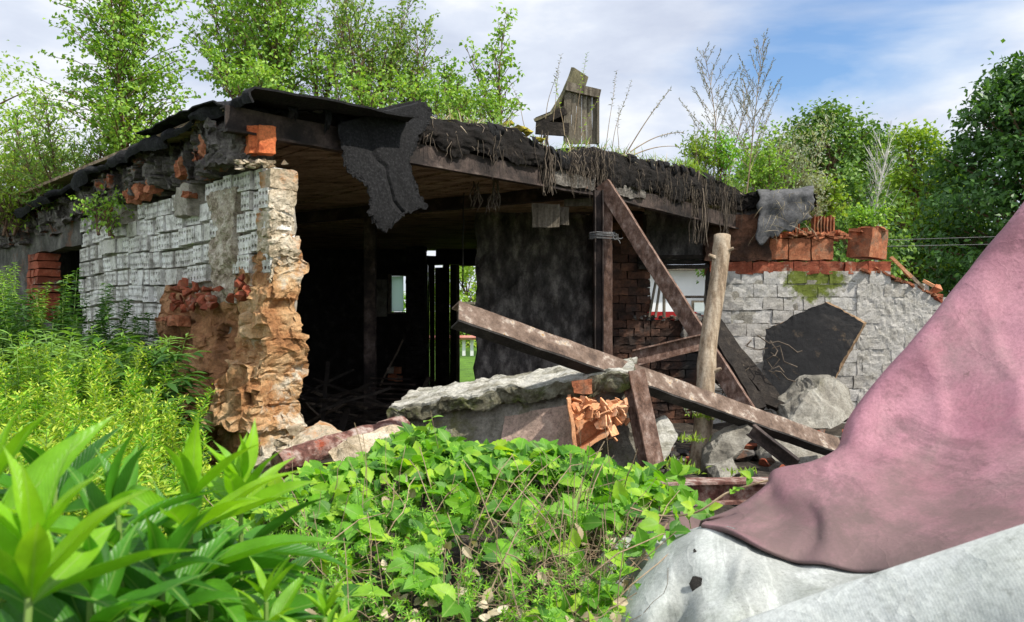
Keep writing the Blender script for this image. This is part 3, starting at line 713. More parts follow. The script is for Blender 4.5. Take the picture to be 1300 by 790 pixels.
# hanging roots & threads
def roots():
    mb = MB()
    for k in range(330):
        s = R.choice([U(3.0, 3.6), U(4.2, 6.2), U(1.2, 6.2)]); z = U(2.9, ztop(s)); L_ = U(.05, .28) * (1.4 if 4.4 < s < 6 else 1); n = U(.05, .10)
        p = Fp(s, z, n); pts = [p]; 
        for q in range(4): p = p + Vector((U(-.02, .02), U(-.02, .02), -L_ / 4)); pts.append(p)
        mb.tube(pts, [.0035, .003, .0025, .002, .0015], 3, False)
    o = mb.build('root_fringe', M['drywood'], B); tag(o, kind='stuff')
    mb = MB()
    for x0, y0, ln in ((692, 165, 75), (700, 190, 50), (604, 230, 30), (630, 215, 45), (628, 240, 25), (893, 225, 80), (884, 245, 60), (920, 240, 60), (884, 215, 40)):
        Y = 6.6 if x0 < 750 else 8.3
        for k in range(7):
            p = P(x0 + U(-4, 4), y0 + U(0, 8), Y - .1); pts = [p]
            for q in range(7): p = p + Vector((U(-.02, .02), U(-.02, .02), -ln / FPX * Y / 7)); pts.append(p)
            mb.tube(pts, [.006] * 6 + [.003, .002], 4, False)
        mb.build('hanging_roots', M['drywood'], B); mb = MB()
    mb = MB(); pts = [P(588, 225 + i * 20, 7.5) + Vector((U(-.01, .01), 0, 0)) for i in range(8)]; mb.tube(pts, .006, 4); mb.build('hanging_cable', M['soot'], B)
roots()
# torn felt flap
def flap():
    def cr(x, y, Y): return P(x, y, Y)
    L_ = [(428, 150), (430, 175), (434, 195), (437, 212), (446, 222), (462, 232), (468, 246), (470, 258), (467, 272), (474, 280), (482, 290), (489, 296)]
    Rr = [(533, 126), (548, 140), (546, 152), (540, 165), (530, 175), (528, 185), (520, 200), (524, 222), (530, 240), (542, 262), (518, 268), (500, 285)]
    top0 = Fp(.75, 2.96, -.1)
    mb = MB(); n = len(L_)
    def fn(u, v):
        q = v * (n - 1); i = min(int(q), n - 2); f = q - i
        lx = L_[i][0] * (1 - f) + L_[i + 1][0] * f; ly = L_[i][1] * (1 - f) + L_[i + 1][1] * f
        rx = Rr[i][0] * (1 - f) + Rr[i + 1][0] * f; ry = Rr[i][1] * (1 - f) + Rr[i + 1][1] * f
        x = lx + (rx - lx) * u; y = ly + (ry - ly) * u
        # facade depth at this x, pushed out a little
        t = (x - 650) / FPX; s = (t * F0.y - F0.x) / (FD.x - t * FD.y); Y = F0.y + FD.y * s
        e = min(u, 1 - u)
        x += (noise.noise(Vector((x * .13, y * .13, 3))) * 4 + noise.noise(Vector((x * .7, y * .7, 3))) * 3.5) * (1 if e < .03 else .05) * (1 if v > .08 else .2)
        y += (noise.noise(Vector((x * .2, y * .2, 9))) * 5 + noise.noise(Vector((y * .5, x * .5, 9))) * 3) * (1 if v > .9 or e < .06 else .1)
        Y -= .09 + .08 * math.sin(v * 2.2) + .05 * u * v + .012 * noise.noise(Vector((u * 4, v * 4, 0))) - .02 * max(0, 1 - abs(u - .25 - v * .35) * 16)
        if v < .02: Y += .12
        return P(x, y, Y)
    mb.grid(fn, 70, 110); o = mb.build('felt_flap', M['felt'], B, smooth=False, solid=.006)
    tag(o, 'torn black roofing felt hanging over the edge beam')
    mb = MB(); pts = [(383, 130), (400, 128), (420, 127), (421, 138), (408, 143), (397, 145)]
    mb.add([P(x, y, 4.95 + i * .02) for i, (x, y) in enumerate(pts)] , [(0, 1, 2, 3, 4, 5)]); mb.build('felt_scrap', M['felt_grey'], B, solid=.01)
flap()
# -- right back wall
def wallface(mb, x0, x1, z0, z1, Y, bw, bh, depth, amp, seed, skip=None, ampf=9):
    row = 0; z = z0
    while z + bh * .6 < z1:
        x = x0 - (bw / 2 if row % 2 else 0)
        while x < x1:
            w = bw * U(.88, 1.12); a = max(x, x0); b = min(x + w, x1)
            if b - a > .04 and not (skip and skip((a + b) / 2, z + bh / 2)):
                dy = U(-.009, .009)
                c = [Vector((q, Y + dy + d, zz)) for zz in (z + .003, z + bh - .004) for d in (0, depth) for q in (a + .003, b - .003)]
                mb.hexa(c, seg=(6, 2, 5), amp=amp, freq=ampf, seed=seed + row * .37 + x)
            x += w
        z += bh; row += 1
YR = 8.85
def right_wall():
    def sk(x, z):
        if x > 4.3 and z > 2.12 - (x - 4.3) * .36: return True
        return False
    mb = MB(); wallface(mb, 2.26, 5.15, .35, 2.11, YR, .25, .15, .2, .010, 3, sk, 13)
    o = mb.build('whitewashed_wall', M['wallbrick'], B); tag(o, 'whitewashed block wall with green moss patches')
    mb = MB()
    c = [Vector((x, y, z)) for z in (.3, 2.05) for y in (YR + .012, YR + .24) for x in (2.26, 4.45)]; mb.hexa(c, seg=(40, 2, 30), amp=.02, freq=5)
    c = [Vector((x, y, z)) for z in (.3, 1.75) for y in (YR + .03, YR + .24) for x in (4.4, 5.1)]; mb.hexa(c, seg=(8, 2, 16), amp=.02, freq=5)
    mb.build('wall_mortar', M['concrete'], B)
    # plaster smear on the right part
    mb = MB()
    c = [Vector((x, y, z)) for z, e in ((.4, .0), (2.0, .0)) for y in (YR - .035, YR + .1) for x in (3.95, 5.12 - (.62 if z > 1 and False else 0))]
    c[5] = Vector((4.75, YR - .035, 2.0)); c[7] = Vector((4.75, YR + .1, 2.0))
    mb.hexa([q + Vector((0, .03, 0)) for q in c], seg=(50, 3, 60), amp=.013, freq=7, seed=4, amp2=.8, f2=3)
    mb.build('rough_render', M['wallbrick'], B)
    # red brick course
    mb = MB(); wallface(mb, 2.26, 4.34, 2.115, 2.27, YR, .26, .145, .22, .018, 8, lambda x, z: 3.95 < x < 4.0); mb.build('red_course', M['redbrick'], B)
    # hollow clay blocks above
    mb = MB(); x = 2.5
    for w in (.2, .25, .22, .26, .26): 
        c = [Vector((a, y, z)) for z in (2.275, 2.27 + .25) for y in (YR, YR + .22) for a in (x, x + w - .015)]; mb.hexa(c, seg=(5, 3, 5), amp=.014, freq=8, seed=x); x += w
    mb.build('clay_block_course', M['orange'], B)
    mb = MB()
    for k in range(130):
        x = U(2.95, 3.85); q = Vector((x, YR + U(0, .2), 2.53 + U(-.01, .06))); mb.hbox(q, (U(.05, .18), U(.04, .12), U(.012, .03)), Matrix.Rotation(U(-.4, .4), 3, 'Y') @ Matrix.Rotation(U(0, 3), 3, 'Z'), seg=(2, 2, 1), amp=.012, freq=12)
    for k in range(70):
        t = U(0, 1); x = 3.95 + t * .95; q = Vector((x, YR + U(0, .2), 2.12 - max(0, t - .3) * .42 + U(0, .03))); mb.hbox(q, (U(.05, .2), U(.04, .1), U(.012, .03)), Matrix.Rotation(U(0, .7), 3, 'Y') @ Matrix.Rotation(U(0, 3), 3, 'Z'), seg=(2, 2, 1), amp=.012, freq=12)
    mb.build('broken_tile_crust', M['orange'], B)
    # two upright hollow tile remnants showing ribs
    for x0, w, h in ((3.47, .22, .24), (3.22, .07, .17), (3.34, .05, .1)):
        mb = MB(); nrib = max(2, int(w / .035))
        for i in range(nrib + 1): mb.hbox((x0 + w * i / nrib, YR + .06, 2.55 + h / 2), (.012, .1, h * U(.8, 1.02)), None, seg=(1, 2, 4), amp=.006, freq=14)
        mb.hbox((x0 + w / 2, YR + .11, 2.55 + h * .45), (w, .012, h * .9), None, seg=(4, 1, 4), amp=.01, freq=14)
        o = mb.build('tile_remnant', M['orange'], B); tag(o, 'ribbed stub of an orange hollow tile standing on the wall')
right_wall()
def loose_blocks():
    # big tilted hollow block on top
    t = empty('clay_block', P(1098, 330, 8.9), 'large orange hollow clay block tilted on the end of the wall', 'clay block')
    mb = MB(); rt = Matrix.Rotation(.09, 3, 'Y') @ Matrix.Rotation(.55, 3, 'Z')
    mb.hbox(P(1101, 310, 9.0), (.31, .30, .33), rt, seg=(8, 8, 8), amp=.010, freq=6, seed=2); mb.build('block_body', M['orange'], t)
    mb = MB()
    for k in range(26): 
        q = P(1101, 295, 9.0) + Vector((U(-.15, .15), U(-.12, .12), U(-.01, .04))); mb.hbox(q, (U(.06, .14), U(.05, .1), .015), Matrix.Rotation(U(-.3, .3), 3, 'Y') @ Matrix.Rotation(U(0, 3), 3, 'Z'), seg=(2, 2, 1), amp=.012, freq=12)
    mb.build('broken_top', M['orange'], t)
    # boards / shards leaning on the descending end of the wall
    for i, (a, b, m, lab) in enumerate((((1131, 327), (1157, 352), 'orange_fresh', 'thin pale orange tile shard sticking up at the sloping wall end'), ((1150, 345), (1172, 366), 'log', 'light tan splinter lying along the sloping wall end'), ((1172, 356), (1186, 363), 'orange_fresh', 'pale orange tile piece near the low end of the wall'))):
        mb = MB(); mb.sweep(P(*a, 8.9), P(*b, 8.85), [(-.05, -.012), (.05, -.02), (.05, .012), (-.05, .015)], UP, seg=6, jit=.01, seed=i)
        tag(mb.build('tile_shard', M[m]), lab, 'tile shard')
    mb = MB(); rock(mb, P(1189, 368, 8.9), (.12, .12, .13), 12, 2, .08, 5); tag(mb.build('clay_lump', M['orange']), 'rounded orange clay lump at the low end of the wall top', 'clay lump')
    mb = MB(); rock(mb, P(1191, 380, 8.85), (.12, .12, .12), 12, 2, .08, 8); tag(mb.build('clay_lump', M['redbrick']), 'brown brick lump just below the orange one at the wall end', 'clay lump')
loose_blocks()
# -- wall with the side window, dark interior walls
def inner_walls():
    # partition in the plane of the right wall, left of window
    mb = MB(); 
    def box(x0, x1, y0, y1, z0, z1, seg, amp, m=None, sd=0):
        (m or mb).hexa([Vector((x, y, z)) for z in (z0, z1) for y in (y0, y1) for x in (x0, x1)], seg=seg, amp=amp, freq=3, seed=sd)
    xl = (607 - 650) / FPX * 9.2
    def fn(a): return a
    # ragged left edge
    c = [Vector((xl - .02, 9.15, .2)), Vector((1.5, 9.15, .2)), Vector((xl - .02, 9.35, .2)), Vector((1.5, 9.35, .2)), Vector((xl - .02, 9.15, 2.86)), Vector((1.5, 9.15, 2.86)), Vector((xl - .02, 9.35, 2.86)), Vector((1.5, 9.35, 2.86))]
    mb.hexa(c, seg=(30, 3, 40), amp=.05, freq=4, seed=3, amp2=.45)
    box(xl + .1, xl + .3, 9.3, 14.2, .2, 2.86, (2, 20, 12), .02)
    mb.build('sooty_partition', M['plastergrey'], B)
    # brick wall around the window
    yb = 8.95
    mb = MB(); xw0, xw1 = (826 - 650) / FPX * yb, (899 - 650) / FPX * yb; zs, zh = 1.6 + (HY - 404) / FPX * yb, 1.6 + (HY - 342) / FPX * yb
    wallface(mb, .95, xw0, .35, 2.86, yb, .2, .095, .2, .014, 5)
    wallface(mb, xw0, xw1, .35, zs, yb, .2, .095, .2, .014, 6)
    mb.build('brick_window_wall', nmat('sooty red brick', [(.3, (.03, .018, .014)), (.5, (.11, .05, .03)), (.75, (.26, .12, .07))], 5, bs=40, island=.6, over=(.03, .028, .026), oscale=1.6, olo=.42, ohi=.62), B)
    mb = MB(); box(1.0, xw0 - .03, yb + .05, yb + .22, .3, 2.86, (6, 2, 16), .01); box(xw0 - .03, xw1, yb + .05, yb + .22, .3, zs - .02, (6, 2, 16), .01)
    box(xw0 - .1, xw1 + .1, yb, yb + .2, zh + .12, 2.86, (8, 2, 8), .02); 
    mb.build('joint_fill', M['soot'], B)
    mb = MB()
    for z, dy in ((zh + .02, 0), (zh + .075, .03), (zh + .13, .0)):
        mb.sweep((xw0 - .15, yb - .03 + dy, z), (xw1 + .15, yb - .03 + dy, z + .012), [(-.05, -.022), (.05, -.022), (.05, .022), (-.05, .022)], UP, seg=12, jit=.008, seed=z)
    mb.build('window_lintel', M['charwood'], B)
    mb = MB(); mb.sweep((xw1 + .06, yb + .0, .4), (xw1 + .06, yb + .0, 2.85), [(-.07, -.07), (.07, -.07), (.07, .07), (-.07, .07)], (0, 1, 0), seg=14, jit=.008); mb.build('window_jamb', M['charwood'], B)
    mb = MB()
    for x0, x1 in ((824, 833), (832, 839)): mb.sweep(P(x0, 403, yb - .03), P(x1, 356, yb + .02), [(-.012, -.02), (.012, -.02), (.012, .02), (-.012, .02)], (0, 1, 0), seg=4, jit=.003)
    mb.sweep(P(843, 403, yb), P(843, 370, yb), [(-.014, -.02), (.014, -.02), (.014, .02), (-.014, .02)], (0, 1, 0), seg=4, jit=.002)
    mb.build('window_bars', M['wood_old'], B)
    mb = MB()
    for k in range(60): rock(mb, Vector((U(xw0 - .2, xw1), yb + U(-.03, .1), zs + U(-.02, .02))), (U(.03, .09),) * 2 + (.04,), 8, 1, .1)
    for k in range(60): rock(mb, Vector((U(xw0 + .35, xw1 + .1), yb + U(-.15, .0), zs + U(-.3, .0))), (U(.05, .14),) * 3, 8, 1, .1)
    mb.build('sill_rubble', M['concrete_dark'], B)
    # far back wall with window, door, gap
    yb = 14.0; X = lambda px: (px - 650) / FPX * yb; Z = lambda py: 1.6 + (HY - py) / FPX * yb
    mb = MB()
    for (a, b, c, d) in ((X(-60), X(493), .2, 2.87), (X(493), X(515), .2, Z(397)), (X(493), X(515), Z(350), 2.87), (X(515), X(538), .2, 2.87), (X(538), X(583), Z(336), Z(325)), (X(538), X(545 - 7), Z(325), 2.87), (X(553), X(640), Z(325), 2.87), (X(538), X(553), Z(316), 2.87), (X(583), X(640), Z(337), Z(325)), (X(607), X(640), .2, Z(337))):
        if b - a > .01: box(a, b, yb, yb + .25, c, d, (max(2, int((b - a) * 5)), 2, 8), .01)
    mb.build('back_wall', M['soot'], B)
    mb = MB(); mb.box((X(503), yb + .12, Z(373)), (X(513) - X(497) , .02, Z(351) - Z(396))); o = mb.build('window_pane', M['pane'], B)
    mb = MB()
    for a, b in ((X(493.5), X(497)),): mb.box(((a + b) / 2, yb - .02, Z(373)), (b - a, .12, Z(349) - Z(398)))
    mb.box((X(503), yb - .02, Z(397.5)), (X(514) - X(492), .14, .04)); mb.build('window_frame', M['wood_old'], B)
    mb = MB(); mb.hexa([Vector((x, y, z)) for z in (Z(402), Z(355)) for y in (yb - .05, yb) for x in (X(476), X(492))], seg=(4, 2, 6), amp=.02, freq=6); mb.build('plaster_patch', M['concrete'], B)
    # burnt plank leaf left of the doorway, with slits of daylight
    mb = MB(); x = X(538) - .02
    for w in (.10, .025, .09, .14, .12, .14):
        mb.sweep((x + w / 2, yb - .05, .35), (x + w / 2 + U(-.008, .008), yb - .05, Z(336 + U(-2, 6))), [(-w / 2, -.02), (w / 2, -.02), (w / 2, .02), (-w / 2, .02)], (0, 1, 0), seg=6, jit=.004); x += w + (.008 if w < .095 else .002)
    mb.build('charred_door_leaf', M['charwood'], B)
    mb = MB(); mb.sweep((X(582), yb - .08, .35), (X(581.5), yb - .08, Z(337)), [(-.03, -.03), (.03, -.03), (.03, .03), (-.03, .03)], (0, 1, 0), seg=6, jit=.006); mb.build('door_jamb', M['wood_old'], B)
    # brick chimney stack inside, soot black
    mb = MB(); wallface(mb, X(515) * .93, X(540) * .93, .35, 2.86, 13.0, .24, .08, .3, .01, 5); mb.build('sooty_flue', M['soot'], B)
    # outer closing walls of the wing
    mb = MB(); box(-8.1, -7.9, 10, 14.2, .2, 2.87, (2, 8, 4), .01); mb.build('end_wall', M['concrete_dark'], B)
inner_walls()
# ------------------------------------------------------------------ objects in the wreck
M['concrete_mid'] = nmat('dirty mid grey concrete', [(.32, (.13, .12, .10)), (.48, (.28, .26, .21)), (.62, (.44, .41, .35)), (.8, (.6, .57, .51))], 4, bs=24, bstr=1, bdist=.03, over=(.17, .17, .07), oscale=2.4, olo=.54, ohi=.64)
def slab_thing():
    t = empty('fallen_slab', P(650, 590, 4.95), 'large fallen concrete slab with pale lichened top and broken clay tiles in its side', 'concrete slab')
    mb = MB()
    fl, fr = P(490, 521, 4.95), P(797, 474, 4.62); bl, br = P(530, 496, 5.45), P(806, 458, 5.2)
    dn = Vector((0, 0, -.085))
    c = [fl + dn * .8, fr + dn * 1.2, bl + dn, br + dn, fl, fr, bl, br]
    mb.hexa(c, seg=(90, 26, 8), amp=.035, freq=5, seed=3, amp2=.7, f2=3.0)
    mb.build('concrete_crust', M['mosscrete'], t)
    mb = MB(); tp = [q + Vector((0, .03 * (i % 4 < 2), -.012)) for i, q in enumerate(c[4:])]; tq = [q + Vector((0, 0, .034)) for q in tp]
    mb.hexa(tp + tq, seg=(90, 28, 2), amp=.030, freq=5, seed=3, amp2=.6, f2=3.0); mb.build('pale_top', M['slabtop'], t)
    mb = MB()
    c = [P(545, 605, 4.72), P(825, 615, 4.62), P(560, 590, 5.4), P(830, 590, 5.25), P(515, 528, 5.0), P(808, 476, 4.72), P(540, 505, 5.4), P(810, 462, 5.2)]
    mb.hexa(c, seg=(60, 16, 26), amp=.035, freq=4, seed=6, amp2=.45, f2=3.3)
    mb.build('slab_body', M['concrete_mid'], t)
    # pinkish tile flank between
    mb = MB(); c = [P(636, 560, 4.74), P(726, 580, 4.60), P(640, 555, 5.0), P(730, 570, 4.9), P(640, 528, 4.84), P(726, 515, 4.66), P(640, 528, 5.0), P(726, 515, 4.9)]
    mb.hexa(c, seg=(14, 3, 8), amp=.015, freq=6); mb.build('tile_flank', nmat('pinkish dusty tile', [(.3, (.22, .17, .13)), (.6, (.42, .30, .24)), (.8, (.5, .42, .34))], 6, bs=40), t)
    # hollow tile: three walls of an open broken tile
    mb = MB()
    a, b, c3, d = P(722, 506, 4.50), P(731, 578, 4.46), P(776, 546, 4.50), P(772, 510, 4.54)
    ins = Vector((.02, .22, 0))
    def quad(p, q, r_, s_, k): 
        def fn(u, v): 
            w = p.lerp(q, u).lerp(s_.lerp(r_, u), v); return w + noise.noise_vector(w * 14) * .012
        mb.grid(fn, 6, 6)
    quad(a, b, b + ins, a + ins, 0); quad(b, c3, c3 + ins, b + ins, 1); quad(c3, d, d + ins, c3 + ins, 2); quad(a + ins, b + ins, c3 + ins, d + ins, 3)
    mb.build('open_tile', M['orange_fresh'], t, solid=.02)
    mb = MB(); c = [P(728, 500, 4.6), P(752, 498, 4.6), P(728, 500, 4.75), P(752, 498, 4.75), P(727, 484, 4.62), P(752, 482, 4.6), P(727, 484, 4.75), P(752, 482, 4.75)]
    mb.hexa(c, seg=(6, 3, 5), amp=.015, freq=9); mb.build('tile_stub', M['orange'], t)
    # shards
    mb = MB()
    for k in range(95):
        x = 726 + R.random() ** .8 * 70; y = 520 + (x - 726) * -.05 + U(-13, 12) + (12 if x > 750 else 0) * U(0, 1)
        if R.random() < .1: x = U(770, 782); y = U(535, 560)
        q = P(x, y, 4.54 + U(-.03, .08)); s = U(.025, .06)
        n = R.choice([4, 5]); rot = Matrix.Rotation(U(-1.2, 1.2), 3, 'X') @ Matrix.Rotation(U(-1, 1), 3, 'Z') @ Matrix.Rotation(U(-1, 1), 3, 'Y')
        pts = [rot @ Vector((math.cos(2 * math.pi * i / n) * s * U(.5, 1.1), 0, math.sin(2 * math.pi * i / n) * s * U(.5, 1))) for i in range(n)]
        off = rot @ Vector((0, .008, 0))
        mb.add([q + p for p in pts] + [q + p + off for p in pts], [tuple(range(n)), tuple(reversed(range(n, 2 * n)))] + [(i, n + i, n + (i + 1) % n, (i + 1) % n) for i in range(n)])
    o = mb.build('tile_shards', M['orange_fresh'], t)
slab_thing()
def chan(name, p0, p1, w, h, th, mat, upv, label, cat, seg=30, jit=.004, side=-1, group=None):
    mb = MB(); mb.sweep(p0, p1, cprof(w, h, th, side), upv, seg=seg, jit=jit, seed=R.random() * 9)
    return tag(mb.build(name, M[mat]), label, cat, group)
def steels():
    # diagonal channel: web up-front, flange hanging
    a, b = P(583, 393, 4.25), P(1068, 566, 5.75)
    t = empty('steel_channel', a.lerp(b, .5), 'long rust-stained steel channel lying diagonally over the slab', 'steel beam')
    upv = Vector((0.0, .55, .8)); h, w, th = .125, .085, .012
    mb = MB(); mb.sweep(a, b, [(0, -h / 2), (0, h / 2), (-w, h / 2), (-w, h / 2 - th), (-th, h / 2 - th), (-th, -h / 2)], upv, seg=70, jit=.006); mb.build('web', M['rustpaint'], t)
    mb = MB(); mb.sweep(a, b, [(-.002, -h / 2 - th), (-.002, -h / 2), (-w, -h / 2), (-w, -h / 2 - th)], upv, seg=70, jit=.006); mb.build('lower_flange', M['soot'], t)  # near-black colour paints in the shade on the flange's underside
    # strut
    a, b = P(764, 233, 6.85), P(893, 437, 6.3)
    mbx = MB(); c_ = a + (b - a) * 1.42
    chan('steel_strut', a, c_, .06, .13, .012, 'rust', Vector((.75, -.45, .45)), 'reddish steel channel leaning down from the roof edge to the rubble', 'steel beam', seg=50, side=-1)
    chan('steel_offcut', P(803, 455, 6.2), P(900, 432, 6.25), .06, .13, .012, 'rust', Vector((-.1, .1, 1)), 'short rusty channel lying behind the crossing of the beams', 'steel beam', seg=20, side=1)
    # roof post: two channels back to back
    t = empty('steel_post', (P(765, 400, 6.85).x, 6.85, .4), 'upright rusty post of two steel channels bound with wire under the roof edge', 'post')
    X0 = P(765, 400, 6.85).x
    for sx in (-1, 1):
        mb = MB(); mb.sweep((X0 + sx * .045, 6.85, .4), (X0 + sx * .045, 6.85, 2.735), cprof(.06, .08, .01, 1), (sx * 1.0, -.15, 0), seg=30, jit=.003, seed=sx); mb.build('channel', M['rustdark' if sx < 0 else 'rust'], t)
    mb = MB()
    for k in range(5):
        z = 1.6 + (HY - 297 - k * 1.7) / FPX * 6.85; pts = [Vector((X0 + .125 * math.cos(q * .7), 6.85 + .11 * math.sin(q * .7), z + U(-.008, .008))) for q in range(10)]; mb.tube(pts, .005, 4)
    for k in range(3):
        p = P(777, 297, 6.7); pts = [p]
        for q in range(5): p = p + Vector((U(-.01, .03), 0, U(-.06, .02))); pts.append(p)
        mb.tube(pts, .004, 4)
    mb.build('wire_binding', M['wire'], t)
    # rusty stub against slab
    t = P(803, 472, 4.62); b = P(828, 592, 4.50)
    mb = MB(); mb.sweep(b, t, [(-.055, -.05), (.055, -.05), (.055, -.038), (.01, -.03), (.01, .03), (.055, .038), (.055, .05), (-.055, .05), (-.055, .038), (-.01, .03), (-.01, -.03), (-.055, -.038)], (.45, -1, 0), seg=24, jit=.003)
    tag(mb.build('steel_stub', M['rust']), 'short rusty I-section standing against the right end of the slab', 'steel beam')
    # red pipe/rail at left
    mb = MB(); a, b = P(352, 588, 4.1), P(512, 540, 4.75); pts = [a.lerp(b, i / 30) for i in range(31)]
    pts = [p + noise.noise_vector(p * 5) * .006 for p in pts]; mb.tube(pts, [.064] * 31, 14)
    for i, v in enumerate(mb.v): mb.v[i] = tuple(Vector(v) + noise.noise_vector(Vector(v) * 14) * .012)
    tag(mb.build('steel_pipe', M['redpaint']), 'thick pipe with peeling red paint lying beside the clay pier', 'pipe')
    # bottom rail
    mb = MB(); a, b = P(795, 626, 3.7), P(990, 622, 3.9)
    mb.sweep(a, b, [(-.06, -.055), (.06, -.055), (.06, -.043), (.01, -.043), (.01, .043), (.06, .043), (.06, .055), (-.06, .055), (-.06, .043), (-.01, .043), (-.01, -.043), (-.06, -.043)], UP, seg=24, jit=.003)
    tag(mb.build('steel_joist', M['redpaint']), 'low dark red steel joist lying level in front of the rubble', 'steel beam')
    mb = MB(); mb.sweep(P(955, 545, 4.9), P(1012, 590, 4.7), cprof(.04, .08, .008), UP, seg=10, jit=.003); tag(mb.build('angle_iron', M['rustdark']), 'thin dark angle iron leaning under the diagonal channel', 'angle iron')
    # log
    mb = MB(); pts = []; n = 36; top, bot = P(916, 299, 5.62), P(884, 602, 5.34)
    for i in range(n + 1):
        f = i / n; p = bot.lerp(top, f); p += Vector((.012 * math.sin(f * 9), 0, 0)); pts.append(p)
    rad = [.066 - .008 * (i / n) + .006 * math.exp(-((i / n - .93) / .03) ** 2) + .006 * math.exp(-((i / n - .45) / .03) ** 2) + U(-.0012, .0012) for i in range(n + 1)]
    t = empty('wooden_log', bot, 'upright debarked pale wooden log propping behind the diagonal channel', 'log')
    mb.tube(pts, rad, 14); mb.build('trunk', M['log'], t, smooth=True)
    for f, sgn in ((.93, 1), (.90, -1), (.42, 1)):
        mb = MB(); p = bot.lerp(top, f); mb.tube([p + Vector((sgn * .04, -.03, 0)), p + Vector((sgn * .085, -.05, .02))], [.018, .010], 7); mb.build('knot', M['log'], t)
steels()
def rubble():
    # black panel leaning on wall
    t = empty('blackened_panel', P(1030, 510, 8.2), 'big soot-black square panel leaning against the whitewashed wall', 'panel')
    f = [(972, 418), (1010, 400), (1048, 383), (1097, 410), (1055, 486), (1012, 512), (970, 505), (968, 470)]
    Yf = [8.45, 8.5, 8.55, 8.45, 8.2, 8.1, 8.15, 8.3]
    mb = MB(); fr = [P(x, y, Y) for (x, y), Y in zip(f, Yf)]; bk = [p + Vector((.075, .10, .0)) for p in fr]; n = len(fr)
    cen = sum(fr, Vector()) / n
    def fn(u, v):      # radial grid
        a = u * n; i = int(a) % n; g = a - int(a); e = fr[i].lerp(fr[(i + 1) % n], g); p = cen.lerp(e, v); return p + noise.noise_vector(p * 6) * .02 * (.3 + .7 * v ** 4) + noise.noise_vector(p * 22) * .013 * (.2 + .8 * v ** 6)
    mb.grid(fn, 160, 20); mb.build('panel_face', M['panel'], t)
    mb = MB()
    def fn(u, v):
        a = u * n; i = int(a) % n; g = a - int(a); e = fr[i].lerp(fr[(i + 1) % n], g).lerp(bk[i].lerp(bk[(i + 1) % n], g), v); return e + noise.noise_vector(e * 14) * .02 * v + noise.noise_vector(e * 6) * .02 * (1 - v) + noise.noise_vector(e * 22) * .013 * (1 - v)
    mb.grid(fn, 160, 4); mb.add(bk, [tuple(reversed(range(n)))]); mb.build('panel_edge', M['panel_edge'], t)
    def rk(pts, lab, mat='concrete', seed=0, amp=.03, name='concrete_chunk', cat='concrete chunk', depth=.4, freq=5):
        mb = MB(); P3 = []
        for (x, y, Y) in pts: P3.append(P(x, y, Y)); P3.append(P(x, y, Y) + Vector((U(-.05, .05), depth, U(-.05, .0))))
        rock_mb(mb, P3, 7, amp * 1.0, freq * 1.2, seed); return tag(mb.build(name, M[mat]), lab, cat)
    rk([(1003, 520, 6.5), (1040, 484, 6.7), (1062, 476, 6.8), (1080, 500, 6.8), (1086, 530, 6.6), (1060, 545, 6.3), (1000, 545, 6.3), (1020, 508, 6.5)], 'pale upright concrete chunk in front of the black panel', seed=3, amp=.045)
    rk([(985, 560, 6.0), (1000, 548, 6.1), (1060, 560, 6.0), (1075, 600, 5.8), (1000, 610, 5.7), (980, 585, 5.8)], 'tan concrete chunk lying under the end of the diagonal channel', seed=5, amp=.045)
    rk([(900, 600, 5.0), (918, 552, 5.2), (950, 538, 5.3), (962, 548, 5.2), (935, 575, 5.0), (906, 604, 4.95), (902, 575, 5.1)], 'flat pale concrete fragment sloping beside the foot of the log', seed=7, depth=.15)
    rk([(903, 606, 4.7), (908, 592, 4.75), (930, 582, 4.8), (937, 600, 4.7), (915, 612, 4.6)], 'small whitish concrete lump below the sloping fragment', seed=8, depth=.12, amp=.02)
    rk([(832, 540, 5.0), (845, 528, 5.05), (862, 552, 4.95), (850, 575, 4.85), (838, 590, 4.8), (828, 580, 4.85)], 'grey concrete shard with a white edge between stub and log', 'slabtop', seed=9, depth=.1, amp=.02)
    rk([(846, 590, 4.7), (858, 582, 4.7), (868, 590, 4.7), (858, 604, 4.65), (846, 605, 4.65)], 'brownish stone tucked at the foot of the rusty stub', 'concrete_dark', seed=10, depth=.1, amp=.02)
    rk([(412, 575, 4.0), (440, 556, 4.1), (480, 548, 4.2), (512, 545, 4.3), (505, 565, 4.1), (470, 592, 3.95), (430, 598, 3.9)], 'pale rough mortar boulder in front of the red pipe', 'plaster_end', seed=11, depth=.25, amp=.04)
    rk([(372, 560, 4.45), (395, 540, 4.5), (420, 545, 4.5), (425, 558, 4.4), (400, 572, 4.3), (378, 575, 4.3)], 'cream mortar lump at the foot of the clay pier', 'plaster_end', seed=12, depth=.2, amp=.04)
    for i in range(150):
        y = U(4.1, 8.0); x = U(.85, 3.3) + (y - 5) * .25
        if x < 1.25 and y < 4.6: x += .6
        z = gz(x, y)
        mb = MB(); s = U(.05, .17) * (1.2 if y > 6.5 else 1); rock(mb, (x, y, z + s * .25), (s * U(.8, 1.6), s * U(.8, 1.3), s * U(.5, .9)), 11, 1, .08, seed=i)
        k = i % 4; m = ['concrete_dark', 'concrete', 'soot', 'redbrick'][k]
        lab = ['grey sooty rubble stone in the heap right of the slab', 'pale concrete rubble stone in the heap right of the slab', 'burnt black rubble stone in the heap right of the slab', 'broken red brick in the heap right of the slab'][k]
        tag(mb.build('rubble_stone', M[m]), lab, 'stone', ['sooty rubble stones', 'pale rubble stones', 'black rubble stones', 'red brick rubble'][k])
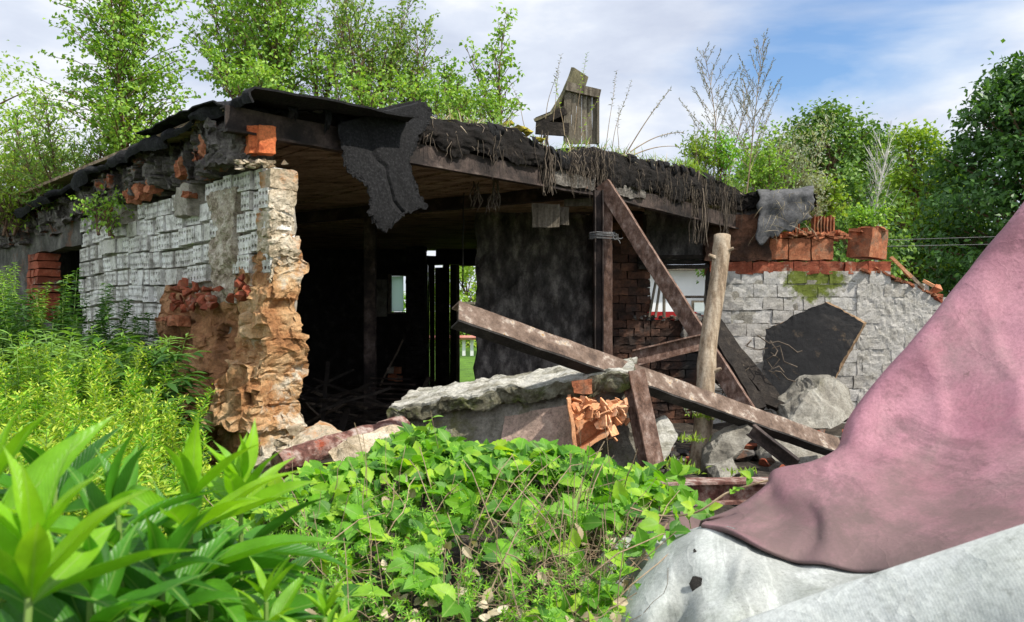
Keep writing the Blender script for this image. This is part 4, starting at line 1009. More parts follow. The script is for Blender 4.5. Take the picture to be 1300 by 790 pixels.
    # burnt timbers right
    for i, (a, b, w) in enumerate((((898, 405, 7.2), (965, 520, 6.6), .05), ((905, 410, 7.4), (985, 515, 6.9), .07), ((890, 470, 6.9), (1000, 520, 6.7), .04), ((925, 445, 7.2), (940, 500, 6.9), .05), ((900, 520, 6.4), (960, 500, 7.0), .05))):
        mb = MB(); mb.sweep(P(*a), P(*b), [(-w, -.03), (w, -.03), (w, .03), (-w, .03)], (.2, -1, .4), seg=14, jit=.02, seed=i)
        tag(mb.build('charred_timber', M['charwood']), ['charred timber lying just right of the log top', 'widest charred timber slanting from the wall to the black panel', 'thin charred timber lying nearly flat behind the channel', 'short charred timber standing between log and black panel', 'charred timber pointing up right behind the log'][i], 'timber')
    mb = MB()
    for k in range(26):
        p = P(U(900, 985), U(425, 510), 7.0); pts = [p]
        for q in range(5): p = p + Vector((U(-.08, .12), U(-.04, .04), U(-.1, .05))); pts.append(p)
        mb.tube(pts, .006, 4, False)
    o = mb.build('charred_tangle', M['drywood']); tag(o, 'tangle of singed wires and roots on the charred timbers', 'tangle', kind='stuff')
    # interior debris sticks
    for i in range(34):
        x = U(385, 470) if i < 24 else U(470, 560); Y = U(6.6, 9.0) if i < 24 else U(8, 11)
        p = P(x, 0, Y); p.z = .4 + U(0, .45) * (1 if i < 24 else .3)
        az = U(0, 6.28); L_ = U(.6, 1.4); d = Vector((math.cos(az), math.sin(az) * .5, U(-.45, .45))).normalized(); w = U(.012, .035)
        a = p - d * L_ / 2; b = p + d * L_ / 2; a.z = max(a.z, .45); b.z = max(b.z, .45)
        mb = MB(); mb.sweep(a, b, [(-w, -.012), (w, -.012), (w, .012), (-w, .012)], UP, seg=6, jit=.015, seed=i)
        tag(mb.build('charred_plank', M['charwood' if i % 4 else 'drywood']), 'grey-brown burnt stick in the heap inside the dark room', 'plank', 'burnt sticks inside the room')
    for i in range(9):
        z = .62 + i * .012; a = P(470 + U(-4, 0), 480 + i * 6.5, 8.6); b = P(520 + U(0, 8), 482 + i * 6.5, 8.4)
        mb = MB(); mb.tube([a, b], .011, 5); tag(mb.build('steel_bar', M['rustdark']), 'thin steel bar of the grid stacked beside the inner post', 'steel bar', 'steel bars beside inner post')
    for i, (x, y) in enumerate(((497, 470), (505, 470), (498, 479), (506, 481))):
        mb = MB(); mb.hbox(P(x, y, 11.5), (.11, .12, .09), None, seg=(3, 3, 3), amp=.015, freq=9, seed=i); tag(mb.build('loose_brick', M['orange' if i else 'mortar']), 'loose brick piled on the floor inside below the far window', 'brick', 'bricks piled inside')
    mb = MB(); a, b = P(512, 432, 10), P(482, 490, 10); mb.sweep(a, b, [(-.02, -.01), (.02, -.01), (.02, .01), (-.02, .01)], UP, seg=4, jit=.01); tag(mb.build('leaning_pole', M['drywood']), 'pale pole leaning below the small far window', 'pole')
    # hanging boards behind the edge beam
    for i, ((x0, y0, x1, y1), Y, lab) in enumerate((((676, 259, 710, 289), 6.9, 'square grey board hanging under the roof left of the post'), ((716, 248, 752, 262), 7.2, 'pale board end under the roof beside the post'), ((708, 262, 722, 286), 7.0, 'small board scrap hanging beside the square board'), ((818, 262, 828, 272), 7.9, 'small white scrap hanging under the roof right of the post'))):
        mb = MB(); mb.hexa([P(x, y, Y + d) for y in (y1, y0) for d in (0, .03) for x in (x0, x1)], seg=(6, 1, 6), amp=.01, freq=9, seed=i); tag(mb.build('board', M['wood_old']), lab, 'board')
rubble()
def outside():
    # white building behind
    t = empty('white_building', (3.9, 24, .4), 'white rendered building seen through the right window opening', 'building')
    mb = MB(); mb.box((3.9, 26, 1.75), (7.5, 4, 2.7)); mb.build('wall', M['white'], t)
    mb = MB(); mb.box((3.9, 25.9, 3.16), (7.9, 4.6, .12)); mb.build('roof', M['wood_old'], t)
    x = (886 - 650) / FPX * 24
    mb = MB(); mb.box((x + .3, 23.98, 1.6 + (HY - 392) / FPX * 24), (1.0, .06, .5)); f = mb.build('window', M['wood_old'], t)
    mb = MB(); mb.box((x + .3, 23.94, 1.6 + (HY - 392) / FPX * 24), (.86, .04, .38)); mb.build('pane', M['glass'], f)
    mb = MB(); mb.tube([(x - .5, 23.7, 1.6 + (HY - 377) / FPX * 23.7), (x + .9, 23.7, 1.6 + (HY - 377) / FPX * 23.7)], .04, 5); mb.build('rail', M['charwood'], t)
    t = empty('red_car', (P(790, 0, 17).x, 17, .4), 'bright red car parked in front of the white building', 'car')
    mb = MB(); xc = P(790, 0, 17).x
    prof = [(-1.9, .75), (-1.9, 1.15), (-1.75, 1.28), (-.95, 1.36), (1.6, 1.36), (1.9, 1.2), (1.95, .75)]
    prof = [(a, b) for a, b in prof]
    vs = [(xc + a, 17, b) for a, b in prof] + [(xc + a, 18.6, b) for a, b in prof]; n = len(prof)
    mb.add(vs, [tuple(range(n)), tuple(reversed(range(n, 2 * n)))] + [(i, n + i, n + (i + 1) % n, (i + 1) % n) for i in range(n)])
    for k, v in enumerate(mb.v): mb.v[k] = (v[0], v[1], v[2] + .40)
    mb.build('body', M['red'], t)
    mb = MB(); mb.box((xc - .6, 17.8, 1.95), (1.7, 1.3, .5)); mb.build('cabin', M['glass'], t)
    for sx in (-1.15, 1.2):
        for yy in (17.05, 18.5): mb = MB(); mb.tube([(xc + sx, yy, .80), (xc + sx, yy + .18, .80)], .34, 16); mb.build('wheel', M['soot'], t)
    # fence beyond doorway
    t = empty('garden_fence', (-1.3, 24, .4), 'low fence with a red rail seen through the far doorway', 'fence')
    mb = MB(); mb.tube([(-4, 24, 1.02), (2.5, 24, 1.02)], .08, 6); mb.build('rail', nmat('faded red rail', [(.3, (.5, .12, .1)), (.7, (.6, .3, .25))], 3), t)
    mb = MB(); 
    for k in range(26): mb.box((-4 + k * .25, 24.1, .7), (.1, .03, .5))
    mb.build('pickets', M['white'], t)
    mb = MB(); mb.box((-1.2, 30, 1.9), (1.3, 1, .5)); mb.box((-1.2, 30, 2.2), (1.6, 1.3, .1)); tag(mb.build('garden_shed', M['wood_old']), 'small grey shed roof beyond the far doorway', 'shed')
    # wooden vent box on the roof
    Y = 7.15; t = empty('roof_vent', P(735, 175, Y), 'weathered wooden vent box with a lifted board lid on the roof edge', 'vent box')
    mb = MB()
    for i in range(6):
        x0 = 719 + i * 6.6; w = 6.2 / FPX * Y; mb.sweep(P(x0 + 3, 183, Y + i * .01), P(x0 + 3, 116 + i * 1, Y + i * .01), [(-w / 2, -.01), (w / 2, -.01), (w / 2, .01), (-w / 2, .01)], (0, 1, 0), seg=4, jit=.004, seed=i)
    for i in range(5):
        mb.sweep(P(759, 183, Y + .05 + i * .08), P(759, 121, Y + .05 + i * .08), [(-.01, -.038), (.01, -.038), (.01, .038), (-.01, .038)], (0, 1, 0), seg=4, jit=.004, seed=i)
        mb.sweep(P(717, 183, Y + .03 + i * .08), P(717, 112, Y + .03 + i * .08), [(-.01, -.038), (.01, -.038), (.01, .038), (-.01, .038)], (0, 1, 0), seg=4, jit=.004, seed=i)
    mb.build('side_boards', M['wood_old'], t)
    mb = MB(); mb.sweep(P(719, 110, Y - .02), P(762, 120, Y + .0), [(-.02, -.04), (.02, -.04), (.02, .04), (-.02, .04)], UP, seg=6, jit=.004); mb.build('top_rail', M['wood_old'], t)
    mb = MB()
    def lid(u, v):
        q = [(678, 153), (700, 143), (716, 115), (727, 86)]; f = u * 3; i = min(int(f), 2); g = f - i
        x = q[i][0] * (1 - g) + q[i + 1][0] * g; y = q[i][1] * (1 - g) + q[i + 1][1] * g; p = P(x, y, Y - .02); return p + Vector((.16 * v, .28 * v, .0)) + noise.noise_vector(p * 9) * .006
    mb.grid(lid, 18, 4); mb.build('lid', nmat('mossy board', [(.3, (.06, .05, .03)), (.6, (.20, .18, .11)), (.8, (.3, .28, .15))], 9, bs=40), t, solid=.03)
    mb = MB(); mb.sweep(P(682, 155, Y), P(718, 140, Y), [(-.015, -.04), (.015, -.04), (.015, .04), (-.015, .04)], UP, seg=4, jit=.004); mb.sweep(P(680, 162, Y), P(722, 165, Y), [(-.015, -.06), (.015, -.06), (.015, .06), (-.015, .06)], UP, seg=4, jit=.004); mb.build('brace', M['charwood'], t)
    # overhead wires
    for i, (y0, y1, lab) in enumerate(((305, 302, 'upper pale overhead wire running right from the clay block'), (313, 313, 'lower faint overhead wire running right from the clay block'))):
        mb = MB(); a, b = P(1122, y0, 9.6), P(1420, y1 - 6, 14); mb.tube([a.lerp(b, k / 8) for k in range(9)], .0045, 4); tag(mb.build('overhead_wire', M['felt_grey']), lab, 'wire')
    # mossy clumps on the edge
    for i, (x, y, s, lab) in enumerate(((660, 163, .14, 'small yellow-green moss clump left on the roof edge'), (668, 168, .12, 'bright yellow moss clump drooping over the roof edge'), (686, 177, .09, 'dull moss lump at the hanging roots'), (645, 157, .10, 'greenish moss lump furthest left on the roof edge'))):
        mb = MB(); rock(mb, P(x, y, 6.35 + i * .03), (s, s * .8, s * .55), 14, 3, .16, seed=i); tag(mb.build('moss_clump', M['moss']), lab, 'moss')
    # felt sheet over right roof end
    mb = MB()
    def fn(u, v):
        x = 962 + 70 * u; y = 246 - 4 * u + (0 if v < .25 else (v - .25) / .75 * (64 - 30 * u ** 1.2)); Yq = 8.75 - .1 * min(1, v * 3) + .02 * u
        if v < .25: y += 3 * (1 - v / .25) - 4; Yq += .5 * (1 - v / .25)
        x += 5 * noise.noise(Vector((u * 3, v * 5, 0))); y += (v > .9) * 6 * noise.noise(Vector((u * 9, 0, 0)))
        p = P(x, y, Yq); return p + noise.noise_vector(p * 7) * .03
    mb.grid(fn, 30, 24); o = mb.build('felt_sheet', M['felt_grey'], B, smooth=True, solid=.012); tag(o, 'grey roofing felt drooping over the right corner of the roof')
outside()
# ------------------------------------------------------------------ tarpaulin
def cmr(p, t):     # Catmull-Rom through list of Vectors, t in 0..1
    n = len(p) - 1; f = t * n; i = min(int(f), n - 1); g = f - i
    a = p[max(i - 1, 0)]; b = p[i]; c = p[i + 1]; d = p[min(i + 2, n)]
    return .5 * ((2 * b) + (c - a) * g + (2 * a - 5 * b + 4 * c - d) * g * g + (3 * b - a - 3 * c + d) * g ** 3)
def patch(rows, nu, nv, wr=.006, wf=3.0, seed=0, rk=1.6):
    rows = [[P(*q) for q in r] for r in rows]
    def fn(u, v):
        col = [cmr(r, u) for r in rows]; p = cmr(col, v)
        rg = 1 - abs(noise.noise(p * wf * 1.3 + Vector((seed + 9, 2, 0)))) * 2
        p = p + Vector((0, -1, .3)) * (max(0, rg - .72) * wr * rk + noise.noise(p * wf + Vector((seed, 0, 0))) * wr * 1.6 + noise.noise(p * wf * 3.1 + Vector((seed, 0, 0))) * wr * .7)
        return p
    mb = MB(); mb.grid(fn, nu, nv); return mb
def clothmat(name, base, dark, dirt, amount=.5, mould=False):
    m, nt, b, o = newmat(name); v = coord(nt, True)
    c = ramp(nt, nz(nt, v, 5, 10, .65), [(.3, dark), (.62, base)])
    f = ramp(nt, nz(nt, v, 2.6, 9, .72), [(.52, (0, 0, 0)), (.74, (amount,) * 3)]); c = mixc(nt, f, c, dirt)
    sp = ramp(nt, nz(nt, v, 110, 5, .85), [(.44, (.84, .84, .84)), (.5, (.97, .97, .97)), (.60, (1.07, 1.07, 1.07))]); c = mixc(nt, 1.0, c, sp, 'MULTIPLY')
    sp = ramp(nt, nz(nt, v, 24, 6, .8), [(.60, (1, 1, 1)), (.70, (.50, .50, .47))]); c = mixc(nt, .8, c, sp, 'MULTIPLY')
    sc_ = ramp(nt, nz(nt, v, 1.3, 10, .75, 1.2), [(.47, (.72, .72, .72)), (.50, (1.0, 1.0, 1.0)), (.53, (1.15, 1.15, 1.15)), (.6, (1, 1, 1))]); c = mixc(nt, .8, c, sc_, 'MULTIPLY')
    if mould:   # mouldy band along the seam where water stood
        g = nt.nodes.new('ShaderNodeNewGeometry'); mp = nt.nodes.new('ShaderNodeVectorMath'); mp.operation = 'DOT_PRODUCT'; mp.inputs[1].default_value = (-.12, 0, 1); nt.links.new(g.outputs['Position'], mp.inputs[0])
        a = nt.nodes.new('ShaderNodeMath'); a.operation = 'MULTIPLY_ADD'; a.inputs[1].default_value = .34; nt.links.new(nz(nt, v, 6, 9, .72), a.inputs[0]); nt.links.new(mp.outputs['Value'], a.inputs[2])
        f = ramp(nt, a.outputs[0], [(0, (0, 0, 0)), (1, (1, 1, 1))]); mr = nt.nodes.new('ShaderNodeMapRange'); mr.inputs['From Min'].default_value = 1.12; mr.inputs['From Max'].default_value = 1.30; mr.inputs['To Min'].default_value = .8; mr.inputs['To Max'].default_value = 0
        nt.links.new(a.outputs[0], mr.inputs['Value']); c = mixc(nt, mr.outputs[0], c, (.11, .085, .075))
    nt.links.new(c, b.inputs['Base Color']); b.inputs['Roughness'].default_value = .7; b.inputs['Specular IOR Level'].default_value = .3
    wv = nt.nodes.new('ShaderNodeTexWave'); wv.inputs['Scale'].default_value = 90; wv.inputs['Distortion'].default_value = 1; nt.links.new(v, wv.inputs[0])
    h = nt.nodes.new('ShaderNodeMath'); h.operation = 'MULTIPLY_ADD'; h.inputs[1].default_value = .08; nt.links.new(wv.outputs['Fac'], h.inputs[0]); nt.links.new(nz(nt, v, 60, 6, .7), h.inputs[2])
    def mt(op, a, b_): 
        n = nt.nodes.new('ShaderNodeMath'); n.operation = op
        for i, q in enumerate((a, b_)):
            if isinstance(q, (int, float)): n.inputs[i].default_value = q
            else: nt.links.new(q, n.inputs[i])
        return n.outputs[0]
    cr = mt('POWER', mt('ABSOLUTE', mt('SUBTRACT', nz(nt, v, 4.2, 4, .55, .8), .5), 0), .5)
    tot = mt('ADD', mt('MULTIPLY', h.outputs[0], .35), mt('MULTIPLY', cr, -1.3))
    bump(nt, b, tot, .38, .008); return m
M['pink'] = clothmat('faded pink tarpaulin', (.40, .195, .235), (.29, .125, .16), (.20, .14, .14), .8, True)
M['greycloth'] = clothmat('pale grey tarpaulin', (.47, .49, .47), (.34, .365, .34), (.15, .17, .12), .8)
M['greylight'] = clothmat('light ribbed tarpaulin', (.52, .54, .52), (.43, .45, .43), (.30, .33, .27), .5)
def tarp():
    t = empty('tarpaulin', P(1000, 800, 1.9), 'crumpled pink and grey tarpaulin draped in the right foreground', 'tarpaulin')
    A = [(890, 664, 2.26), (935, 645, 2.30), (972, 618, 2.32), (984, 597, 2.36), (1030, 587, 2.38), (1066, 567, 2.40), (1082, 530, 2.42), (1120, 480, 2.45), (1200, 385, 2.5), (1300, 262, 2.5), (1430, 100, 2.5)]
    Z = [(x - 6, y + 26, Y + .28) for x, y, Y in A]
    Mid1 = [(896, 663, 2.26), (945, 652, 2.22), (978, 636, 2.25), (1000, 620, 2.245), (1040, 612, 2.25), (1086, 596, 2.27), (1120, 570, 2.30), (1165, 525, 2.34), (1240, 440, 2.39), (1330, 340, 2.42), (1440, 220, 2.45)]
    Mid2 = [(896, 663, 2.22), (945, 662, 2.14), (990, 664, 2.15), (1026, 652, 2.145), (1050, 646, 2.11), (1100, 635, 2.12), (1140, 620, 2.15), (1190, 590, 2.2), (1260, 530, 2.24), (1340, 450, 2.28), (1440, 360, 2.32)]
    Mid3 = [(896, 663, 2.16), (935, 672, 2.08), (980, 684, 2.045), (1028, 686, 2.03), (1052, 680, 2.0), (1100, 677, 1.99), (1150, 668, 1.99), (1210, 645, 2.0), (1280, 605, 2.02), (1350, 555, 2.06), (1440, 485, 2.1)]
    S = [(892, 666, 2.10), (925, 672, 2.01), (969, 694, 1.95), (1010, 709, 1.95), (1044, 711, 1.90), (1090, 720, 1.86), (1140, 716, 1.80), (1210, 700, 1.76), (1290, 680, 1.74), (1360, 650, 1.74), (1440, 610, 1.74)]
    S2 = [(x, y + 5, Y + .008) for x, y, Y in S]
    o = patch([Z, A, Mid1, Mid2, Mid3, S, S2], 180, 130, .016, 2.6, 1).build('pink_panel', M['pink'], t, smooth=True, solid=.006)
    G0 = [(836, 696, 2.2), (862, 680, 2.16), (896, 664, 2.105), (925, 670, 2.03), (969, 692, 1.97), (1010, 709, 1.94), (1044, 711, 1.89), (1090, 720, 1.85), (1140, 716, 1.79), (1210, 700, 1.75), (1300, 678, 1.73)]
    G0 = [(x, y + 5 * (k > 1), Y + .022 * (k > 0)) for k, (x, y, Y) in enumerate(G0)]; Gb = [(x - 4, y + 16, Y + .16) for x, y, Y in G0]
    for k in range(3, 11): Gb[k] = (G0[k][0], G0[k][1] - 6, G0[k][2] + .02)
    G1 = [(812, 728, 2.08), (845, 712, 2.02), (880, 705, 1.95), (925, 708, 1.90), (965, 722, 1.86), (1005, 736, 1.84), (1044, 742, 1.8), (1090, 745, 1.76), (1140, 742, 1.72), (1210, 730, 1.68), (1300, 710, 1.66)]
    G2 = [(788, 765, 2.0), (830, 752, 1.9), (872, 745, 1.90), (905, 750, 1.86), (940, 762, 1.78), (985, 772, 1.76), (1040, 775, 1.72), (1090, 775, 1.68), (1140, 775, 1.65), (1210, 770, 1.6), (1300, 760, 1.58)]
    G3 = [(768, 800, 1.95), (815, 800, 1.83), (862, 800, 1.86), (880, 800, 1.76), (925, 810, 1.70), (985, 815, 1.68), (1040, 815, 1.66), (1090, 815, 1.6), (1140, 815, 1.6), (1210, 815, 1.55), (1300, 810, 1.5)]
    G4 = [(750, 880, 1.95), (800, 880, 1.83), (850, 880, 1.83), (880, 880, 1.76), (925, 890, 1.70), (985, 890, 1.68), (1040, 890, 1.66), (1090, 890, 1.6), (1140, 890, 1.6), (1210, 890, 1.55), (1300, 890, 1.5)]
    patch([Gb, G0, G1, G2, G3, G4], 140, 100, .018, 3.5, 5).build('grey_panel', M['greycloth'], t, smooth=True, solid=.006)
    T = [(880, 812, 1.2), (935, 792, 1.2), (1020, 762, 1.17), (1100, 734, 1.14), (1200, 701, 1.1), (1300, 668, 1.06), (1420, 630, 1.04)]
    Tb = [(x, y + 30, Y + .14) for x, y, Y in T]; T2 = [(x + 10, y + 40, Y - .06) for x, y, Y in T]; T3 = [(x + 20, y + 110, Y - .1) for x, y, Y in T]; T4 = [(x + 20, y + 230, Y - .1) for x, y, Y in T]
    patch([Tb, T, T2, T3, T4], 80, 50, .003, 4, 9, 0).build('front_fold', M['greylight'], t, smooth=True, solid=.006)
    # rip holes
    for x, y, s, Y in ((884, 742, .022, 1.87), (856, 718, .012, 1.965), (882, 700, .005, 1.95)):
        mb = MB(); q = P(x, y, Y); pts = [q + Vector((math.cos(a * .785) * s * U(.4, 1.1), 0, math.sin(a * .785) * s * U(.6, 1.3))) for a in range(8)]
        mb.add(pts + [p + Vector((0, .004, 0)) for p in pts], [tuple(range(8)), tuple(reversed(range(8, 16)))]); mb.build('rip', M['soot'], t)
    # second cloth heap behind
    t2 = empty('tarpaulin', P(820, 700, 2.7), 'dirty pink and grey tarpaulin end slumped left under the vine shoots', 'tarpaulin')
    r0 = [(735, 690, 2.75), (765, 668, 2.75), (790, 645, 2.8), (830, 640, 2.85), (870, 648, 2.8), (905, 655, 2.75), (930, 660, 2.75)]
    rb = [(x, y + 20, Y + .3) for x, y, Y in r0]
    r1 = [(740, 720, 2.65), (770, 700, 2.6), (800, 680, 2.6), (830, 672, 2.6), (865, 680, 2.55), (890, 690, 2.55), (930, 690, 2.5)]
    r2 = [(738, 770, 2.6), (768, 750, 2.5), (800, 730, 2.5), (825, 720, 2.42), (850, 725, 2.42), (880, 730, 2.42), (920, 730, 2.4)]
    r3 = [(715, 850, 2.5), (750, 840, 2.42), (790, 830, 2.35), (820, 830, 2.3), (850, 830, 2.3), (880, 830, 2.3), (920, 830, 2.3)]
    patch([rb, r0, r1], 50, 24, .02, 5, 3).build('pink_end', M['pink'], t2, smooth=True, solid=.006)
    patch([[(x, y - 1, Y - .012) for x, y, Y in r1], r2, r3], 50, 24, .03, 5, 3).build('grey_end', M['greycloth'], t2, smooth=True, solid=.006)
tarp()
# ------------------------------------------------------------------ vegetation
T_SIMPLE = (np.array([[0, 0, 0, 0], [.42, 0, -.03, 0], [1, 0, -.12, 0], [.38, .5, 0, .16], [.38, -.5, 0, .16]]), np.array([[0, 4, 2, 1], [0, 1, 2, 3]]))
def leaf_template(n=5, serr=0, widest=.4, fold=.12, curl=.25, power=.9, wave=0):
    V = []; F = []
    for i in range(n + 1):
        t = i / n; x = t
        a = (t / widest) if t < widest else (1 - t) / (1 - widest)
        w = .5 * (math.sin(min(1, a) * math.pi / 2) ** power) if 0 < t < 1 else 0.0
        if serr and 0 < t < 1 and i % 2 == 0: w *= (1 - serr)
        z = -curl * t * t + wave * math.sin(t * 11) * .02
        V += [[x, w, z, fold * w], [x, 0, z, 0], [x, -w, z, fold * w]]
    for i in range(n):
        b = i * 3; F += [[b, b + 1, b + 4, b + 3], [b + 1, b + 2, b + 5, b + 4]]
    return np.array(V), np.array(F)
T_OV = leaf_template(14, .17, .38, .35, .22)
T_OV4 = leaf_template(4, 0, .4, .25, .25)
T_LANCE = leaf_template(18, 0, .40, .7, .22, 1.35, .5)
T_LANCE2 = leaf_template(18, 0, .40, .9, .55, 1.35, .5)
T_BLADE = leaf_template(4, 0, .3, .2, .5)
class Leaves:
    def __init__(s): s.p = []; s.d = []; s.n = []; s.l = []; s.w = []
    def add(s, p, d, n, l, w): s.p.append(tuple(p)); s.d.append(tuple(d)); s.n.append(tuple(n)); s.l.append(l); s.w.append(w)
    def build(s, name, tm, mat, parent=None, smooth=False):
        if not s.p: return None
        TV, TF = tm; p = np.array(s.p); d = np.array(s.d); n = np.array(s.n); l = np.array(s.l); w = np.array(s.w)
        d /= np.linalg.norm(d, axis=1, keepdims=True) + 1e-9
        sd = np.cross(n, d); sd /= np.linalg.norm(sd, axis=1, keepdims=True) + 1e-9; nn = np.cross(d, sd)
        V = p[:, None, :] + TV[None, :, 0, None] * l[:, None, None] * d[:, None, :] + TV[None, :, 1, None] * w[:, None, None] * sd[:, None, :] + (TV[None, :, 2, None] * l[:, None, None] + TV[None, :, 3, None] * w[:, None, None]) * nn[:, None, :]
        k = len(TV); F = TF[None] + (np.arange(len(p)) * k)[:, None, None]
        return npmesh(name, V.reshape(-1, 3), F.reshape(-1, TF.shape[1]), mat, parent, smooth, uv=np.tile(TV[:, :2], (len(p), 1)) if smooth else None)
def rv(r, s=1): return Vector((r.gauss(0, s), r.gauss(0, s), r.gauss(0, s)))
def sapling(name, base, H, spread, label, cat, leafmat_, barkmat='bark', ll=.035, lw=.026, nbr=30, dens=1.0, trunks=1, tr=.014, start=.06, droop=.5, upang=.9, seed=1, group=None, tm=T_SIMPLE, twig=.16, lean=(0, 0), trunkspread=.12, shape=.7, lj=1.0, crownname='crown'):
    r = random.Random(seed); base = Vector(base); t = empty(name, base, label, cat, group)
    st = MB(); lv = Leaves()
    for tk in range(trunks):
        pts = []; p = base + Vector((r.uniform(-1, 1), r.uniform(-1, 1), 0)) * trunkspread * .3 * (trunks > 1); ld = Vector((r.gauss(0, trunkspread) + lean[0], r.gauss(0, trunkspread) + lean[1], 1)) if trunks > 1 else Vector((lean[0], lean[1], 1)); Ht = H * (1 if tk == 0 else r.uniform(.6, .95)); n = 12
        for i in range(n + 1):
            pts.append(p.copy()); ld = ld + Vector((r.gauss(0, .06), r.gauss(0, .06), .05)); p = p + ld.normalized() * Ht / n
        st.tube(pts, [tr * (1 - .85 * i / n) for i in range(n + 1)], 5)
        nb = int(nbr * Ht / H)
        for b in range(nb):
            f = start + (1 - start) * (b + r.random() * .8) / nb; q = f * n; i = min(int(q), n - 1); o = pts[i].lerp(pts[i + 1], q - i)
            az = b * 2.4 + r.uniform(-.5, .5); L_ = spread * ((1 - f) ** shape * .9 + .16) * r.uniform(.65, 1.15); el = upang * r.uniform(.6, 1.2)
            d = Vector((math.cos(az) * math.cos(el), math.sin(az) * math.cos(el), math.sin(el))); bp = [o]; m = 6
            for k in range(m):
                d = (d + rv(r, .10) + Vector((0, 0, -droop * .08 * k))).normalized(); bp.append(bp[-1] + d * L_ / m)
            st.tube(bp, [tr * .4 * (1 - f * .5) * (1 - .8 * k / m) + .0012 for k in range(m + 1)], 3, False)
            nt = max(3, int(L_ / .05 * dens))
            for k in range(nt):
                g = (.12 + .88 * (k + r.random()) / nt) * m; i = min(int(g), m - 1); o2 = bp[i].lerp(bp[i + 1], min(1, g - i))
                td = (d * .6 + rv(r, .6) + Vector((0, 0, .15 - droop * .3))).normalized(); tl = twig * r.uniform(.4, 1.1)
                nl = max(2, int(tl / (ll * .55) * lj))
                for e in range(nl):
                    c = o2 + td * tl * (e + .5) / nl + Vector((0, 0, -droop * .25 * tl * ((e + 1) / nl) ** 2))
                    dd = (td * .4 + rv(r, .8) + Vector((0, 0, -droop * .8))).normalized(); nn = (rv(r, .6) + Vector((0, -.35, .8))).normalized()
                    s = r.uniform(.7, 1.15); lv.add(c, dd, nn, ll * s, lw * s)
    st.build('trunk', M[barkmat], t); lv.build(crownname, tm, M[leafmat_], t); return t
def rooft(s): return ztop(s) - .03
G = 'young trees growing on the roof'
# roof trees, left
sapling('birch_tree', P(165, 232, 6.7), 2.45, .80, 'bushy young birch with a reddish trunk growing on the left end of the roof', 'tree', 'l_birch', ll=.042, lw=.034, nbr=56, dens=.85, trunks=5, seed=3, trunkspread=.13, droop=.45, start=.03)
sapling('birch_tree', P(350, 150, 7.2), 2.05, .72, 'dense green young birch standing above the steel edge beam', 'tree', 'l_birch', ll=.042, lw=.034, nbr=44, dens=.8, trunks=6, seed=5, trunkspread=.14, droop=.4, start=.02)
sapling('birch_tree', P(470, 158, 7.3), 1.55, .6, 'open pale birch shrub behind the torn felt flap', 'tree', 'l_willow', ll=.036, lw=.026, nbr=32, dens=.7, trunks=8, seed=8, trunkspread=.28, droop=.2, start=.05, upang=1.05)
sapling('birch_tree', P(405, 150, 7.6), 1.75, .40, 'tall thin birch shoots between the two fuller birches', 'tree', 'l_willow', ll=.032, lw=.024, nbr=30, dens=.7, trunks=5, seed=9, trunkspread=.16, droop=.2, upang=1.1)
sapling('birch_tree', P(300, 140, 7.6), 1.7, .6, 'full birch shrub at the left of the dense roof birches', 'tree', 'l_birch', ll=.040, lw=.032, nbr=34, dens=.8, trunks=5, seed=15, trunkspread=.16, droop=.35, start=.02)
sapling('birch_tree', P(525, 162, 7.6), 1.15, .45, 'low pale birch shrub right of the open one', 'tree', 'l_willow', ll=.036, lw=.026, nbr=30, dens=.8, trunks=5, seed=16, trunkspread=.28, droop=.2, start=.05)
sapling('poplar_sapling', P(636, 172, 7.3), 1.22, .33, 'slender leafy sapling standing alone left of the vent box', 'tree', 'l_birch', ll=.05, lw=.036, nbr=26, dens=.75, trunks=3, seed=12, trunkspread=.14, droop=.2, start=.05, upang=1.05)
sapling('poplar_sapling', P(580, 165, 7.4), .62, .26, 'low leafy sapling between the felt flap and the slender sapling', 'tree', 'l_birch', ll=.045, lw=.032, nbr=18, dens=.7, trunks=5, seed=13, trunkspread=.3, droop=.2, start=.05, upang=1.05)
for i, (x, y, Y, H, lab) in enumerate(((322, 138, 5.6, .34, 'low leafy shoot just behind the corner of the roof'), (455, 150, 6.1, .42, 'low birch shoots directly behind the felt flap'), (545, 158, 6.5, .38, 'low leafy shoots behind the roof edge right of the flap'), (610, 165, 6.9, .36, 'small leafy shoots at the foot of the slender sapling'))):
    sapling('roof_shrub', P(x, y, Y), H, .24, lab, 'bush', 'l_birch', ll=.036, lw=.026, nbr=16, dens=.8, trunks=5, seed=90 + i, trunkspread=.5, droop=.2, start=.03, tr=.006)
# left willow masses
for i, (x, y, Y, H, sp, m, lab) in enumerate(((75, 300, 7.6, 1.35, .55, 'l_willow', 'bushy willow with narrow leaves over the low roof at far left'), (15, 300, 7.9, 1.15, .5, 'l_yellow', 'yellow-green willow at the left picture edge above the low roof'), (118, 268, 7.2, .95, .42, 'l_willow', 'small willow bush hugging the foot of the bushy birch'), (35, 300, 8.4, 1.5, .5, 'l_birch', 'thin-topped bush with bare tips behind the far left willows'))):
    sapling('willow_bush', P(x, y, Y), H, sp, lab, 'bush', m, ll=.06 if i != 3 else .04, lw=.017 if i != 3 else .03, nbr=34, dens=1.0 if i != 3 else .5, trunks=6, seed=20 + i, trunkspread=.30, droop=.25, start=.02, upang=.95)
sapling('willow_bush', P(152, 300, 6.15), .35, .25, 'small leafy sprig hanging over the eave in front of the wall', 'bush', 'l_birch', ll=.035, lw=.022, nbr=14, dens=.8, trunks=3, seed=31, trunkspread=.4, droop=.5)
